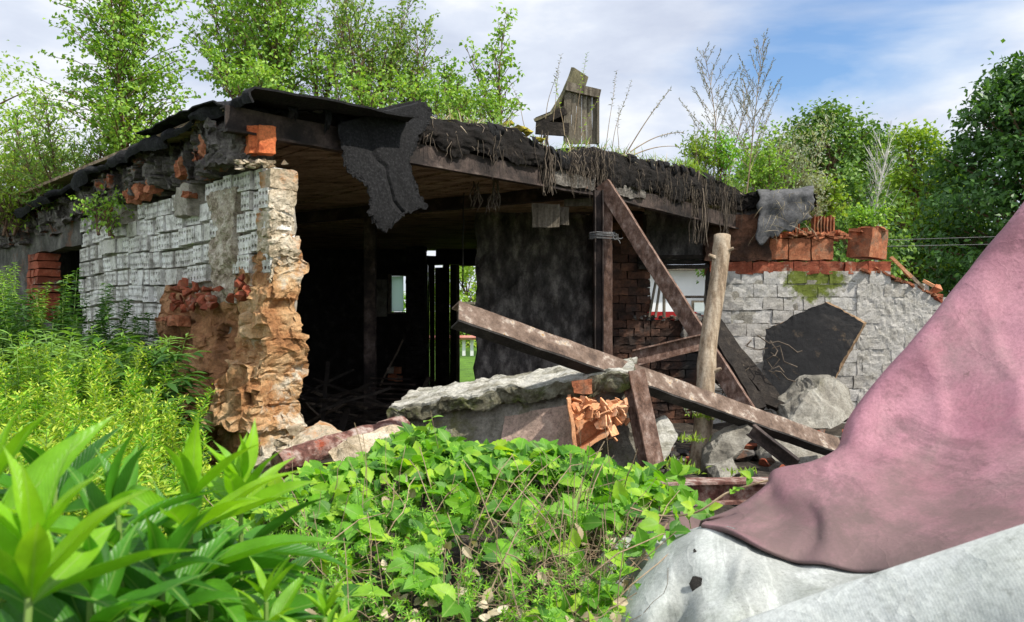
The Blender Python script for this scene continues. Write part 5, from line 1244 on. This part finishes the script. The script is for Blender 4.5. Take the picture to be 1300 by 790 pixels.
# weeds on the roof edge near vent
def weed(name, base, H, label, cat, leafm, seed, n=1, spread=.12, ll=.04, lw=.014, dens=26, stemr=.004, lean=(0, 0), group=None, top=0, stemm='stem', tm=T_SIMPLE, topm='l_tip', start=.15, updir=.5):
    r = random.Random(seed); base = Vector(base); t = empty(name, base, label, cat, group); st = MB(); lv = Leaves(); tp = Leaves()
    for k in range(n):
        p = base + Vector((r.uniform(-1, 1), r.uniform(-1, 1), 0)) * spread * .4; d = Vector((r.gauss(0, spread) + lean[0], r.gauss(0, spread) + lean[1], 1)).normalized(); h = H * r.uniform(.65, 1.0) if k else H; m = 9; pts = [p]
        for i in range(m): d = (d + rv(r, .05) + Vector((lean[0], lean[1], 0)) * .08).normalized(); pts.append(pts[-1] + d * h / m)
        st.tube(pts, [stemr * (1 - .7 * i / m) for i in range(m + 1)], 4, False)
        nl = int(dens * h / .5)
        for e in range(nl):
            f = (start + (1 - start) * (e + .5) / nl) * m; i = min(int(f), m - 1); c = pts[i].lerp(pts[i + 1], f - i); az = e * 2.4 + r.random()
            dd = Vector((math.cos(az), math.sin(az), updir + r.gauss(0, .25))); s = r.uniform(.7, 1.1) * (1.1 - .5 * f / m)
            lv.add(c, dd, Vector((0, 0, 1)) + rv(r, .25), ll * s, lw * s)
        for e in range(int(top)):
            f = (.72 + .28 * r.random()) * m; i = min(int(f), m - 1); c = pts[i].lerp(pts[i + 1], f - i) + rv(r, .012); az = r.uniform(0, 6.28)
            dd = Vector((math.cos(az), math.sin(az), .9)); q = dd.normalized() * r.uniform(0, .07 * (1.25 - f / m)); tp.add(c + q, dd + rv(r, .3), Vector((0, 0, 1)) + rv(r, .4), .022, .009)
        if top: tp.build('flower_head', T_SIMPLE, M[topm], t); tp = Leaves()
    st.build('stem', M[stemm], t); lv.build('foliage', tm, M[leafm], t)
    return t
gw = 'weeds on the roof edge'
for i, (x, y, h, ln, Y) in enumerate(((693, 150, .62, 0, 7.0), (703, 155, .48, .1, 7.0), (728, 172, .75, .12, 6.9), (720, 172, .50, -.1, 6.9), (738, 175, .42, .2, 6.9), (778, 195, .72, .06, 7.3), (783, 196, .48, .1, 7.3), (770, 190, .85, .2, 7.3), (556, 150, .45, .15, 6.6), (610, 165, .5, .1, 6.9), (668, 170, .5, -.1, 7.0), (888, 215, .7, -.05, 8.4), (880, 212, .5, 0, 8.4))):
    weed('roof_weed', P(x, y, Y), h, 'thin leafy weed stalk rising from the roof edge against the sky', 'weed', 'l_seed' if i not in (2, 3, 4) else 'l_birch', 40 + i, 1, .06, .05, .018, 16, .0035, (ln, 0), gw, start=.5 if i != 4 else .1, stemm='stemdry')
# long bare stalks
def stalk(a, b, sag, label, seed, heads=True, tw=0):
    r = random.Random(seed); t = empty('dry_stalk', a, label, 'stalk'); st = MB(); lv = Leaves(); pts = [a.lerp(b, i / 12) + Vector((0, 0, sag * math.sin(math.pi * i / 12))) for i in range(13)]
    st.tube(pts, [.006 - .0003 * i for i in range(13)], 4, False)
    for e in range(26): f = (.55 + .45 * e / 26) * 12; i = min(int(f), 11); lv.add(pts[i].lerp(pts[i + 1], f - i), (b - a).normalized() * .4 + rv(r, .6), rv(r, 1) + Vector((0, 0, .3)), .035, .01)
    st.build('stem', M['stemdry'], t); 
    if heads: lv.build('seed_head', T_SIMPLE, M['l_seed'], t)
stalk(P(795, 195, 7.4), P(852, 112, 7.4), .03, 'long bare stalk arching up right beyond the vent box', 1)
stalk(P(800, 193, 7.5), P(868, 168, 7.8), .05, 'upper of two bare twigs pointing right along the roof edge', 2)
stalk(P(806, 196, 7.5), P(862, 186, 7.8), .03, 'lower of two bare twigs pointing right along the roof edge', 3, False)
# tall mugwort
def mugwort(base, H, lean, label, seed, nb=22):
    r = random.Random(seed); t = empty('mugwort_plant', base, label, 'weed'); st = MB(); lv = Leaves(); p = Vector(base); d = Vector((lean, 0, 1)).normalized(); pts = [p]; m = 12
    for i in range(m): d = (d + rv(r, .03)).normalized(); pts.append(pts[-1] + d * H / m)
    st.tube(pts, [.009 * (1 - .8 * i / m) for i in range(m + 1)], 5, False)
    for b in range(nb):
        f = (.12 + .86 * (b + .5) / nb) * m; i = int(f); o = pts[i].lerp(pts[i + 1], f - i); az = b * 2.4 + r.random(); el = r.uniform(.75, 1.15); L_ = H * (.50 * (1 - f / m) + .10) * r.uniform(.8, 1.1)
        bd = Vector((math.cos(az) * math.cos(el) + lean * .5, math.sin(az) * math.cos(el), math.sin(el))).normalized(); bp = [o]
        for k in range(7): bd = (bd + Vector((0, 0, .035)) + rv(r, .03)).normalized(); bp.append(bp[-1] + bd * L_ / 7)
        st.tube(bp, [.0035 * (1 - .7 * k / 7) for k in range(8)], 3, False)
        nt = int(L_ / .028)
        for k in range(nt):
            g = (.2 + .8 * k / nt) * 7; i = min(int(g), 6); c = bp[i].lerp(bp[i + 1], g - i); td = (bd + rv(r, .5)).normalized(); tl = .07 * (1 - .6 * k / nt) * r.uniform(.5, 1.2)
            st.tube([c, c + td * tl], [.0018, .001], 3, False)
            for e in range(5): lv.add(c + td * tl * (e + .5) / 5, td + rv(r, .5), rv(r, 1), .015, .009)
    st.build('stem', M['stemdry'], t); lv.build('seed_head', T_SIMPLE, M['l_seed'], t)
mugwort(P(948, 245, 8.7), 1.72, .10, 'tallest grey mugwort plant rising above the right roof end', 1, 30)
mugwort(P(906, 225, 8.5), 1.42, -.02, 'grey mugwort plant left of the tallest one on the roof', 2, 24)
mugwort(P(925, 232, 8.9), 1.15, .12, 'shorter grey mugwort between the two tall ones', 3, 16)
# grass and bushes at right roof end
def tuft(name, pts_fn, n, label, cat, mat, ll, lw, seed, kind=None, up=1.6, tm=T_BLADE, parent=None, spreadd=.6, normal=(0, -.3, 1)):
    r = random.Random(seed); lv = Leaves()
    for k in range(n):
        p = pts_fn(r); lv.add(p, rv(r, spreadd) + Vector((0, 0, up)), Vector(normal) + rv(r, .4), ll * r.uniform(.5, 1.2), lw * r.uniform(.7, 1.2))
    o = lv.build(name, tm, M[mat], parent)
    if parent is None: tag(o, label, cat, None, kind)
    return o
def roofline(x0, x1, dy=0, dY=.25):
    def f(r):
        x = r.uniform(x0, x1); t = (x - 650) / FPX; s = (t * F0.y - F0.x) / (FD.x - t * FD.y); q = Fp(s * 1.0, 0, -r.uniform(0, dY)); sl = (q - F0).dot(FD); q.z = ztop(sl) - .02 + dy; return q
    return f
tuft('roof_grass', roofline(868, 955), 900, 'bright green grass and weeds along the right roof edge', 'grass', 'l_grass', .16, .012, 1, 'stuff', up=1.4)
tuft('roof_grass', roofline(560, 860), 420, 'sparse pale grass along the roof edge around the vent box', 'grass', 'l_grass', .14, .009, 2, 'stuff', up=1.2)
tuft('dry_roof_grass', roofline(560, 960, -.01, .1), 900, 'dry straw drooping along the roof edge', 'grass', 'l_dry', .15, .007, 3, 'stuff', up=.1, spreadd=.8)
tuft('dry_roof_grass', lambda r: P(r.uniform(965, 1040), r.uniform(250, 300), r.uniform(8.5, 8.7)), 85, 'dry straw caught on the drooping grey felt', 'grass', 'l_dry', .20, .004, 4, 'stuff', up=.0, spreadd=.8)
for i, (x, y, Y, H, sp, m, lab, ll, lw) in enumerate(((885, 222, 8.5, .45, .22, 'l_yellow', 'low bright weed at the left of the roof grass', .06, .02), (915, 228, 8.6, .5, .25, 'l_herb', 'leafy green weed in front of the mugwort', .06, .02), (965, 262, 9.2, .95, .48, 'l_birch', 'green bush behind the tallest mugwort', .045, .032), (1000, 272, 9.4, 1.25, .55, 'l_worm', 'silvery wormwood bush at the right roof corner', .05, .018), (1032, 285, 9.5, .7, .33, 'l_worm', 'smaller silvery wormwood right of the roof corner', .05, .018), (1042, 285, 9.8, .5, .3, 'l_yellow', 'bright yellow-green bush behind the orange tiles', .06, .045), (1100, 300, 10.5, .38, .22, 'l_birch', 'small round green bush behind the tile stubs', .05, .04))):
    sapling('roof_bush', P(x, y, Y), H, sp, lab, 'bush', m, ll=ll, lw=lw, nbr=24, dens=.9, trunks=5, seed=60 + i, trunkspread=.28, droop=.1, start=.02, upang=1.0, tr=.008)
# ------------------------------------------------------------------ background trees
def bigtree(name, base, H, CR, label, mat, seed, ll=.16, lw=.12, nclump=150, per=70, crown0=.2, sy=1.0, bark='bark', cr=.55, flat=.75, profile=None):
    r = random.Random(seed); base = Vector(base); t = empty(name, base, label, 'tree'); st = MB(); lv = Leaves()
    n = 10; pts = [base + Vector((r.gauss(0, .06) * i * .2, r.gauss(0, .06) * i * .2, H * .93 * i / n)) for i in range(n + 1)]
    st.tube(pts, [H * .022 * (1 - .9 * i / n) for i in range(n + 1)], 8)
    prof = profile or (lambda f: math.sin(math.pi * min(1, (f * .86 + .14))) ** .6)
    for c in range(nclump):
        f = r.random() ** .85; z = H * (crown0 + (1 - crown0) * f); rad = CR * prof(f); az = r.uniform(0, 6.283); rr = rad * (r.random() ** .45) * r.uniform(.85, 1.12)
        q = base + Vector((math.cos(az) * rr, math.sin(az) * rr * sy, z)); i = max(1, min(n - 1, int(z / H * n) - 1)); 
        if c % 2 == 0: st.tube([pts[i], pts[i].lerp(q, .5) + Vector((0, 0, .1)), q], [H * .006, H * .004, H * .0015], 4, False)
        out = (q - (base + Vector((0, 0, z * .85)))).normalized(); cs = cr * r.uniform(.6, 1.3)
        for e in range(per):
            o = rv(r, .5); o.z *= flat; o = o * cs; nn = out * .7 + Vector((0, -.2, .8)) + rv(r, .55); dd = out * .5 + rv(r, .7) + Vector((0, 0, -.3)); s = r.uniform(.6, 1.2); lv.add(q + o, dd, nn, ll * s, lw * s)
    st.build('trunk', M[bark], t); lv.build('crown', T_SIMPLE, M[mat], t); return t
bigtree('chestnut_tree', P(1330, 520, 20), 8.9, 4.9, 'big dark broadleaf tree at the right edge of the picture', 'l_tree', 1, .19, .11, 520, 85, .03, cr=.62, flat=.55, profile=lambda f: (1 - f) ** .62 * .95 + .10)
bigtree('maple_tree', P(1160, 480, 23), 7.3, 2.1, 'yellow-green tree between the dead birch and the big dark tree', 'l_yellow', 2, .15, .10, 190, 60, .08, cr=.45, profile=lambda f: (1 - f) ** .5 * .85 + .12)
bigtree('maple_tree', P(1050, 480, 15), 5.15, 1.55, 'green rounded tree rising behind the right roof corner', 'l_mid', 3, .10, .07, 230, 70, .15, cr=.32)
bigtree('maple_tree', P(985, 480, 18), 5.5, 1.7, 'darker green tree behind the mugwort plants', 'l_mid', 4, .11, .08, 200, 60, .15, cr=.35)
bigtree('maple_tree', P(1105, 480, 27), 8.3, 2.8, 'dark green tree mass low behind the orange clay blocks', 'l_dark', 5, .16, .11, 320, 70, .03, cr=.6)
bigtree('maple_tree', P(1215, 480, 26), 6.8, 2.6, 'dark undergrowth tree at the foot of the yellow-green tree', 'l_tree', 6, .16, .11, 260, 70, .02, cr=.6)
bigtree('maple_tree', P(592, 480, 34), 5.5, 2.2, 'pale green tree seen through the far doorway', 'l_yellow', 7, .2, .14, 110, 50, .1, cr=.6)
bigtree('maple_tree', P(-60, 400, 14), 5.0, 2.2, 'yellow-green tree partly cut by the left picture edge', 'l_yellow', 8, .09, .06, 120, 60, .1, cr=.5)
bigtree('maple_tree', P(545, 480, 38), 4.4, 2.2, 'green bush tree left of the far doorway view', 'l_birch', 9, .2, .14, 70, 50, .1, cr=.6)
def deadbirch():
    r = random.Random(4); b = P(1108, 350, 14); t = empty('dead_birch', b, 'leafless pale birch with fine twigs behind the clay blocks', 'tree'); st = MB()
    top = P(1122, 190, 14); pts = [b.lerp(top, i / 10) + Vector((.05 * math.sin(i * .8), 0, 0)) for i in range(11)]; st.tube(pts, [.045 * (1 - .08 * i) for i in range(11)], 6); st.build('trunk', M['barkwhite'], t)
    st = MB()
    for k in range(34):
        i = r.randint(4, 9); o = pts[i]; az = r.uniform(0, 6.28); d = Vector((math.cos(az) * .45, math.sin(az) * .45, 1)).normalized(); L_ = r.uniform(.4, .9); bp = [o]
        for q in range(5): d = (d + rv(r, .1)).normalized(); bp.append(bp[-1] + d * L_ / 5)
        st.tube(bp, [.010, .008, .006, .005, .004, .003], 3, False)
        for e in range(5): c = bp[r.randint(1, 4)]; dd = (d + rv(r, .4)).normalized(); st.tube([c, c + dd * .2], [.004, .002], 3, False)
    st.build('twigs', M['barkwhite'], t)
deadbirch()
# ------------------------------------------------------------------ herbs left
r0 = random.Random(77)
gh = 'tall yellow-tipped herbs left of the wall'
k = 0
for i in range(230):
    x = r0.uniform(-25, 300); Y = r0.uniform(2.2, 4.4)
    ytop = 420 + max(0, x - 150) * .62 + r0.uniform(-8, 70) + (4.4 - Y) * 58
    if x > 215: ytop += 45
    top = P(x, ytop, Y)
    if (top - W0).dot(WN) < .12 and top.x > -3.5: continue
    g = gz(top.x, Y); H = top.z - g
    if H < .25: continue
    weed('herb_plant', (top.x, Y, g), H, 'yellow-green feathery herb in the tall stand left of the brick wall', 'herb', 'l_herb' if i % 3 else 'l_yellow', 1000 + i, 2, .07, .085, .017, 75, .004, (r0.gauss(0, .04), r0.gauss(0, .04)), gh, top=70, start=.25, updir=.55)
    k += 1
gd = 'dark leafy weeds against the wall'
for i in range(46):
    x = r0.uniform(-15, 168); Y = r0.uniform(5.0, 6.0); yt = 352 + abs(x - 90) * .25 + r0.uniform(-14, 50)
    top = P(x, yt, Y)
    if (top - W0).dot(WN) < .06: Y -= .4; top = P(x, yt, Y)
    weed('dark_weed', (top.x, Y, gz(top.x, Y)), top.z - gz(top.x, Y), 'dark green leafy weed standing against the white brick wall', 'weed', 'l_dark', 1500 + i, 3, .10, .10, .035, 60, .005, (0, 0), gd, start=.35, updir=.1)
for i in range(14):
    x = r0.uniform(-20, 45); Y = r0.uniform(5.2, 6.2); yt = 330 + r0.uniform(-10, 40); top = P(x, yt, Y)
    weed('dark_weed', (top.x, Y, gz(top.x, Y)), top.z - gz(top.x, Y), 'mid green weed by the low wall at the left picture edge', 'weed', 'l_birch', 1600 + i, 3, .10, .07, .028, 60, .005, (0, 0), 'green weeds at the left edge', start=.35, updir=.1)
gm = 'willowherb stand in front of the wall'
for i in range(44):
    x = r0.uniform(0, 200); Y = r0.uniform(4.2, 4.9); yt = 408 + r0.uniform(0, 50) + max(0, x - 190) * .5; top = P(x, yt, Y)
    if (top - W0).dot(WN) < .15: Y -= .4; top = P(x, yt, Y)
    weed('willowherb_plant', (top.x, Y, gz(top.x, Y)), top.z - gz(top.x, Y), 'green willowherb with long narrow leaves standing just before the wall', 'weed', 'l_fore', 1700 + i, 2, .08, .13, .026, 46, .005, (0, 0), gm, start=.3, updir=.35, tm=T_OV4)
# elder bush by the clay base
def elder(base, tops, label, seed, lf=.12, mat='l_dark'):
    r = random.Random(seed); t = empty('elder_bush', base, label, 'bush'); st = MB(); lv = Leaves(); base = Vector(base)
    for tp in tops:
        pts = [base.lerp(tp, i / 6) + Vector((0, 0, .1 * math.sin(math.pi * i / 6))) for i in range(7)]; st.tube(pts, [.009 - .001 * i for i in range(7)], 5, False)
        for i in range(2, 7):
            for az in [r.uniform(0, 6.28) + q * 1.57 for q in range(4)]:
                d = Vector((math.cos(az), math.sin(az), .35)); o = pts[i]; pt = [o, o + d * .07, o + d * .15 + Vector((0, 0, -.01))]; st.tube(pt, .002, 3, False)
                sd = d.cross(UP).normalized()
                for q, f in ((-1, .6), (1, .6), (-1, 1), (1, 1), (0, 1.1)):
                    dd = d * (.6 if q else 1) + sd * q * .9 + Vector((0, 0, -.25)); lv.add(o + d * .15 * f, dd + rv(r, .12), UP + rv(r, .25), lf * r.uniform(.8, 1.1), lf * .36)
    st.build('stem', M['stem'], t); lv.build('foliage', T_OV, M[mat], t, True)
b = P(225, 600, 4.25); b.z = .35
elder(b, [P(x, y, Y) for x, y, Y in ((185, 452, 4.5), (208, 462, 4.4), (165, 440, 4.6), (190, 495, 4.2), (212, 500, 4.25), (172, 480, 4.3), (150, 465, 4.4), (200, 540, 4.1))], 'dark elder bush with broad leaflets growing beside the clay base', 5, .11)
# ------------------------------------------------------------------ bramble bank in the centre
gb = 'bramble clumps on the bank in front of the slab'
def bank_z(py, x):      # depth for a screen row on the bank
    f = (py - 545) / 245; return 3.15 - 1.3 * max(0, f) ** .85
def bramble(x0, x1, ytop, n, label, seed, ymax=800, ylow=.5):
    r = random.Random(seed); xc = (x0 + x1) / 2; b = P(xc, 640, 2.9); b.z = gz(b.x, 2.9); t = empty('bramble_bush', b, label, 'bush', gb); sm_ = MB(); lv = Leaves()
    for k in range(n):
        x = r.gauss(xc, (x1 - x0) * .30); yt = ytop(x); y = yt + (ymax - yt) * (r.random() ** 1.7) * ylow; Y = bank_z(y, x) + r.uniform(-.14, .12); o = P(x, y, Y)
        if y > yt + 35 and noise.noise(Vector((x * .022, y * .030, 1.5))) < .02: continue
        az = r.uniform(0, 6.28); d = Vector((math.cos(az), math.sin(az) - .35, r.uniform(-.1, .35))).normalized(); nn = (Vector((.25, -.5, .9)) + rv(r, .48)).normalized(); L_ = r.uniform(.045, .098)
        sd = nn.cross(d).normalized(); root = o - d * L_ * .7 + Vector((0, .03, -.08)); sm_.tube([root, o - d * L_ * .15, o], [.0016, .0014, .001], 3, False)
        lv.add(o, d, nn, L_, L_ * .72)
        for s in (-1, 1): lv.add(o - d * L_ * .12, d * .35 + sd * s + rv(r, .1), nn + rv(r, .15), L_ * .82, L_ * .6)
        if r.random() < .3:
            for s in (-1, 1): lv.add(o - d * L_ * .35, -d * .2 + sd * s + rv(r, .1), nn + rv(r, .15), L_ * .65, L_ * .45)
    for k in range(max(2, n // 45)):     # canes
        x = r.uniform(x0, x1); Y = bank_z(ytop(x) + 60, x); a = P(x, ytop(x) + r.uniform(60, 230), Y - .3); b2 = P(x + r.choice((-1, 1)) * r.uniform(50, 140), ytop(x) + r.uniform(10, 40), Y); mid = a.lerp(b2, .5) + Vector((0, -.08, .06)); st = MB(); st.tube([a, a.lerp(mid, .5) + Vector((0, -.02, .02)), mid, mid.lerp(b2, .5) + Vector((0, 0, .02)), b2], [.0022, .002, .0018, .0015, .0012], 4, False); st.build('cane', M['stemdry'], t)
    sm_.build('leaf_stalks', M['stem'], t); lv.build('foliage', T_OV, M['l_vine'], t, True); return t
topline = lambda x: np.interp(x, [300, 360, 400, 450, 500, 535, 570, 600, 640, 700, 745, 790, 850, 880], [640, 620, 600, 592, 568, 550, 562, 573, 572, 572, 590, 606, 612, 640])
labs = ['bramble clump at the left foot of the bank beside the mortar boulder', 'bramble clump rising highest against the slab end', 'bramble clump in the middle of the bank below the slab', 'bramble clump below the broken clay tiles', 'bramble clump at the right end of the bank near the joist']
for i, (a, b) in enumerate(((350, 470), (440, 600), (540, 700), (640, 780), (740, 860))):
    bramble(a, b, lambda x: float(topline(x)), (130, 200, 220, 200, 60)[i], labs[i], 300 + i, ylow=(.7, .34, .32, .36, .25)[i])
bramble(380, 640, lambda x: 640.0, 110, 'scattered bramble shoots low on the bank with yellowing leaves', 310, ylow=1.0)
bramble(640, 800, lambda x: 650.0, 36, 'bramble shoots beside the dirty tarpaulin end', 311, ylow=1.0)
bramble(250, 400, lambda x: 620.0, 130, 'small-leaved bramble clump behind the lance-leaved stems', 312, ylow=.9)
# shoot arching to top (535,550)
weed('bramble_shoot', P(535, 600, 3.0), .24, 'bright upright bramble shoot standing above the bank', 'shoot', 'l_vine', 5, 2, .1, .085, .05, 30, .004, (0, 0), None, start=.2, updir=.2, tm=T_OV4)
rs = random.Random(44)
for i in range(16):
    x = rs.uniform(350, 840); y = float(topline(x)) - rs.uniform(-10, 14); top = P(x, y, 3.1 + rs.uniform(-.2, .05)); Hs = rs.uniform(.12, .22)
    weed('bramble_shoot', top - Vector((0, 0, Hs)), Hs, 'short upright bramble shoot poking out of the bank top', 'shoot', 'l_vine', 700 + i, 1, .12, .075, .05, 26, .002, (rs.gauss(0, .1), 0), 'bramble shoots on the bank top', start=.3, updir=.25, tm=T_OV)
def cleavers():
    r = random.Random(9); lv = Leaves(); st = MB(); dry = MB()
    for k in range(650):
        x = r.uniform(290, 780); y0 = float(topline(x)) + 25; y = y0 + (800 - y0) * r.random(); Y = bank_z(y, x) + r.uniform(-.02, .16); o = P(x, y, Y)
        if noise.noise(Vector((x * .02, y * .028, 7.5))) < -.08: continue
        d = Vector((r.gauss(0, .5), -.3, r.gauss(.2, .5))).normalized(); pts = [o]
        for q in range(5): d = (d + rv(r, .25)).normalized(); pts.append(pts[-1] + d * .03)
        st.tube(pts, .0011, 3, False)
        for c in pts[1:]:
            ax = d; a1 = ax.orthogonal().normalized(); a2 = ax.cross(a1)
            for q in range(6): an = q * 1.047; lv.add(c, a1 * math.cos(an) + a2 * math.sin(an) + ax * .3, ax + rv(r, .1), r.uniform(.012, .022), .005)
    t = empty('bedstraw_tangle', P(540, 700, 2.4), 'fine bedstraw stems with tiny leaf whorls tangled over the bank', 'weed', kind='stuff')
    st.build('stem', M['stem'], t); lv.build('foliage', T_SIMPLE, M['l_herb'], t)
    for k in range(620):
        x = r.uniform(330, 790) if r.random() < .55 else r.gauss(730, 22); y0 = float(topline(min(x, 860))) + 40; y = y0 + (810 - y0) * r.random(); Y = bank_z(y, x) + r.uniform(0, .2); o = P(x, y, Y)
        vert = r.random() < .10; d = Vector((r.gauss(0, .1), 0, 1)) if vert else Vector((r.gauss(0, 1), r.gauss(0, .3), r.gauss(0, .5))).normalized(); pts = [o]; L_ = r.uniform(.1, .32)
        for q in range(6): d = (d + rv(r, .05 if vert else .25)).normalized(); pts.append(pts[-1] + d * L_ / 6)
        dry.tube(pts, r.uniform(.0006, .0016), 4, False)
    o = dry.build('dry_stems', M['stemdry']); tag(o, 'dead brown and straw-coloured stems tangled on the bank', 'weed', kind='stuff')
cleavers()
tuft('dead_leaves', lambda r: (lambda x, y: P(x, y, bank_z(y, x) - r.uniform(-.02, .06)))(r.uniform(330, 800), r.uniform(600, 800)), 150, 'withered tan and yellow leaves caught in the bank growth', 'dead leaves', 'l_dry', .045, .028, 25, 'stuff', up=-.2, tm=T_OV, spreadd=.8, normal=(0, -.6, .8))
# low leafy litter covering the bank soil
tuft('bank_undergrowth', lambda r: (lambda x, y: P(x, y, bank_z(y, x) + r.uniform(.02, .2)))(r.uniform(270, 790), r.uniform(620, 810)), 900, 'small leaves of the undergrowth covering the bank', 'undergrowth', 'l_dark', .035, .02, 21, 'stuff', up=.3, tm=T_SIMPLE, spreadd=.8)
tuft('bank_undergrowth', lambda r: (lambda x, y: P(x, y, 3.4 - (y - 560) / 240 * 1.2 + r.uniform(0, .2)))(r.uniform(-40, 330), r.uniform(600, 810)), 3500, 'small leaves of the undergrowth beneath the herbs at left', 'undergrowth', 'l_dark', .05, .02, 22, 'stuff', up=.5, tm=T_SIMPLE, spreadd=.8)
tuft('rubble_weeds', lambda r: (lambda c: c + Vector((r.gauss(0, .05), r.gauss(0, .05), 0)))(P(*r.choice([(852, 590, 4.6), (870, 600, 4.55), (895, 530, 5.3), (938, 600, 4.6), (880, 560, 5.0)]))), 240, 'tufts of small bright weeds in the rubble by the log', 'weeds', 'l_yellow', .05, .014, 23, 'stuff', up=.9, tm=T_SIMPLE)
def fern():
    r = random.Random(3); t = empty('fern_sprig', P(885, 500, 5.35), 'grey-green feathery sprig hanging under the diagonal channel', 'fern'); st = MB(); lv = Leaves()
    for k in range(15):
        a = P(845 + k * 5.5, 492 + k * 1.5, 5.4); d = Vector((.75, -.1, -.6)).normalized(); pts = [a]
        for q in range(6): d = (d + Vector((0, 0, -.07)) + rv(r, .05)).normalized(); pts.append(pts[-1] + d * .035)
        st.tube(pts, .0015, 3, False)
        for q in range(18):
            g = q / 18 * 6; i = int(g); c = pts[i].lerp(pts[i + 1], g - i); s = 1 if q % 2 else -1; lv.add(c, d + Vector((.2, 0, .9)) * s, Vector((0, -1, .3)), .03, .009)
    st.build('stem', M['stem'], t); lv.build('foliage', T_SIMPLE, M['l_worm'], t)
fern()
# vine shoots over the tarp
def vine(pts3, label, seed, n=14, lf=.07):
    r = random.Random(seed); t = empty('vine_shoot', pts3[0], label, 'vine'); st = MB(); lv = Leaves(); N_ = 24; pts = [cmr(pts3, i / N_) for i in range(N_ + 1)]; st.tube(pts, [.003] * (N_ + 1), 4, False)
    for k in range(n):
        f = (k + .6) / n; c = cmr(pts3, f); s = 1 if k % 2 else -1; d = Vector((s * .5 + r.gauss(0, .3), -.4, r.gauss(.3, .3))).normalized(); nn = (Vector((.2, -.7, .7)) + rv(r, .3)).normalized(); L_ = lf * r.uniform(.7, 1.1); o = c + d * .03; st.tube([c, o], .001, 3, False)
        sd = nn.cross(d).normalized(); lv.add(o, d, nn, L_, L_ * .7)
        for q in (-1, 1): lv.add(o, d * .4 + sd * q, nn, L_ * .8, L_ * .55)
    st.build('stem', M['stemdry'], t); lv.build('foliage', T_OV, M['l_vine'], t, True)
vine([P(*q) for q in ((745, 590, 3.0), (790, 612, 2.9), (820, 625, 2.75), (860, 640, 2.6), (890, 650, 2.5))], 'vine shoot running from the bank towards the pink tarpaulin', 1, 12)
vine([P(*q) for q in ((800, 645, 2.3), (840, 655, 2.3), (885, 650, 2.2), (925, 625, 2.2), (975, 610, 2.2))], 'pale bare vine stem reaching onto the pink tarpaulin', 2, 5, .045)
vine([P(*q) for q in ((720, 800, 2.0), (760, 760, 2.05), (800, 720, 2.1), (830, 690, 2.15), (850, 660, 2.2))], 'vine shoot climbing across the dirty tarpaulin end', 3, 9)
vine([P(*q) for q in ((690, 810, 1.9), (720, 780, 1.95), (770, 770, 2.0), (810, 760, 2.0))], 'leafy vine shoot at the bottom beside the grey tarpaulin', 4, 12)
vine([P(*q) for q in ((780, 600, 3.2), (810, 604, 3.1), (840, 606, 3.0), (865, 612, 2.95))], 'broad-leaved vine tip below the rusty stub', 5, 7, .09)
# ------------------------------------------------------------------ foreground lance-leaved stems
def lance_plant(top, H, label, seed, whorls=5, L0=.13, young=True, gap=.055, nleaf=6, az0=0):
    r = random.Random(seed); top = Vector(top); base = top - Vector((r.uniform(-.05, .05), r.uniform(-.05, .05), H)); t = empty('lance_leaved_plant', base, label, 'plant', None)
    st = MB(); lv = Leaves(); yg = Leaves(); lw_ = Leaves(); pts = [base.lerp(top, i / 8) for i in range(9)]; st.tube(pts, [.006 - .0004 * i for i in range(9)], 6)
    for w in range(whorls):
        o = top - Vector((0, 0, gap * w * (.5 + .2 * w))); el = (1.15, .75, .42, .15, -.05, -.15, -.2)[min(w, 6)]; n = nleaf if w else 5
        for k in range(n):
            az = az0 + 6.283 * k / n + w * .7 + r.gauss(0, .18); e = el + r.gauss(0, .22); d = Vector((math.cos(az) * math.cos(e), math.sin(az) * math.cos(e), math.sin(e))); nn = UP - d * d.z + rv(r, .32)
            L_ = L0 * (.62, .9, 1.05, 1.1, 1.05, 1, .9)[min(w, 6)] * r.uniform(.85, 1.12); (yg if (w < 2 and young) else (lv if r.random() < .5 else lw_)).add(o, d, nn, L_, L_ * r.uniform(.19, .25))
    st.build('stem', M['stem'], t); lv.build('foliage', T_LANCE, M['l_fore'], t, True); lw_.build('drooping_leaves', T_LANCE2, M['l_fore'], t, True)
    if yg.p: yg.build('young_leaves', T_LANCE, M['l_fore_young'], t, True)
fl = [((40, 708, .62), .9, .145, 8, 'blurred nearest lance-leaved stem at the bottom left corner'), ((243, 640, .92), .9, .16, 8, 'lance-leaved stem with broad whorls in front of the clay pier'), ((305, 614, 1.0), .8, .125, 5, 'lance-leaved stem with an upright bright tip right of the others'),
      ((150, 655, .85), .9, .15, 7, 'lance-leaved stem with long dark leaves behind the nearest one'), ((-8, 625, .75), .9, .15, 7, 'lance-leaved stem cut by the left picture edge'), ((205, 740, .8), .8, .13, 4, 'low dark lance-leaved stem in the bottom left'), ((115, 760, .7), .8, .12, 4, 'lowest lance-leaved stem between the nearest ones'),
      ((338, 765, .9), .6, .10, 3, 'small lance-leaved tip poking up at the bottom right of the stems'), ((412, 785, .85), .5, .08, 3, 'tiny lance-leaved tip at the bottom edge below the brambles'), ((270, 730, .95), .7, .12, 4, 'lance-leaved stem low beside the bramble bank')]
fl += [q_ for q_ in [((70, 618, 1.0), 1.0, .15, 6, 'tall lance-leaved stem standing behind the nearest ones'), ((215, 690, 1.05), .9, .15, 6, 'darker lance-leaved stem half hidden behind the broad-whorled one'), ((350, 720, 1.2), .8, .10, 3, 'slim lance-leaved stem nearest the bramble bank')]]
for i, (q, H, L0, wh, lab) in enumerate(fl): lance_plant(P(*q), H, lab, 500 + i, wh, L0, i in (0, 1, 2, 4, 7, 8), .055, 8, i * .9)
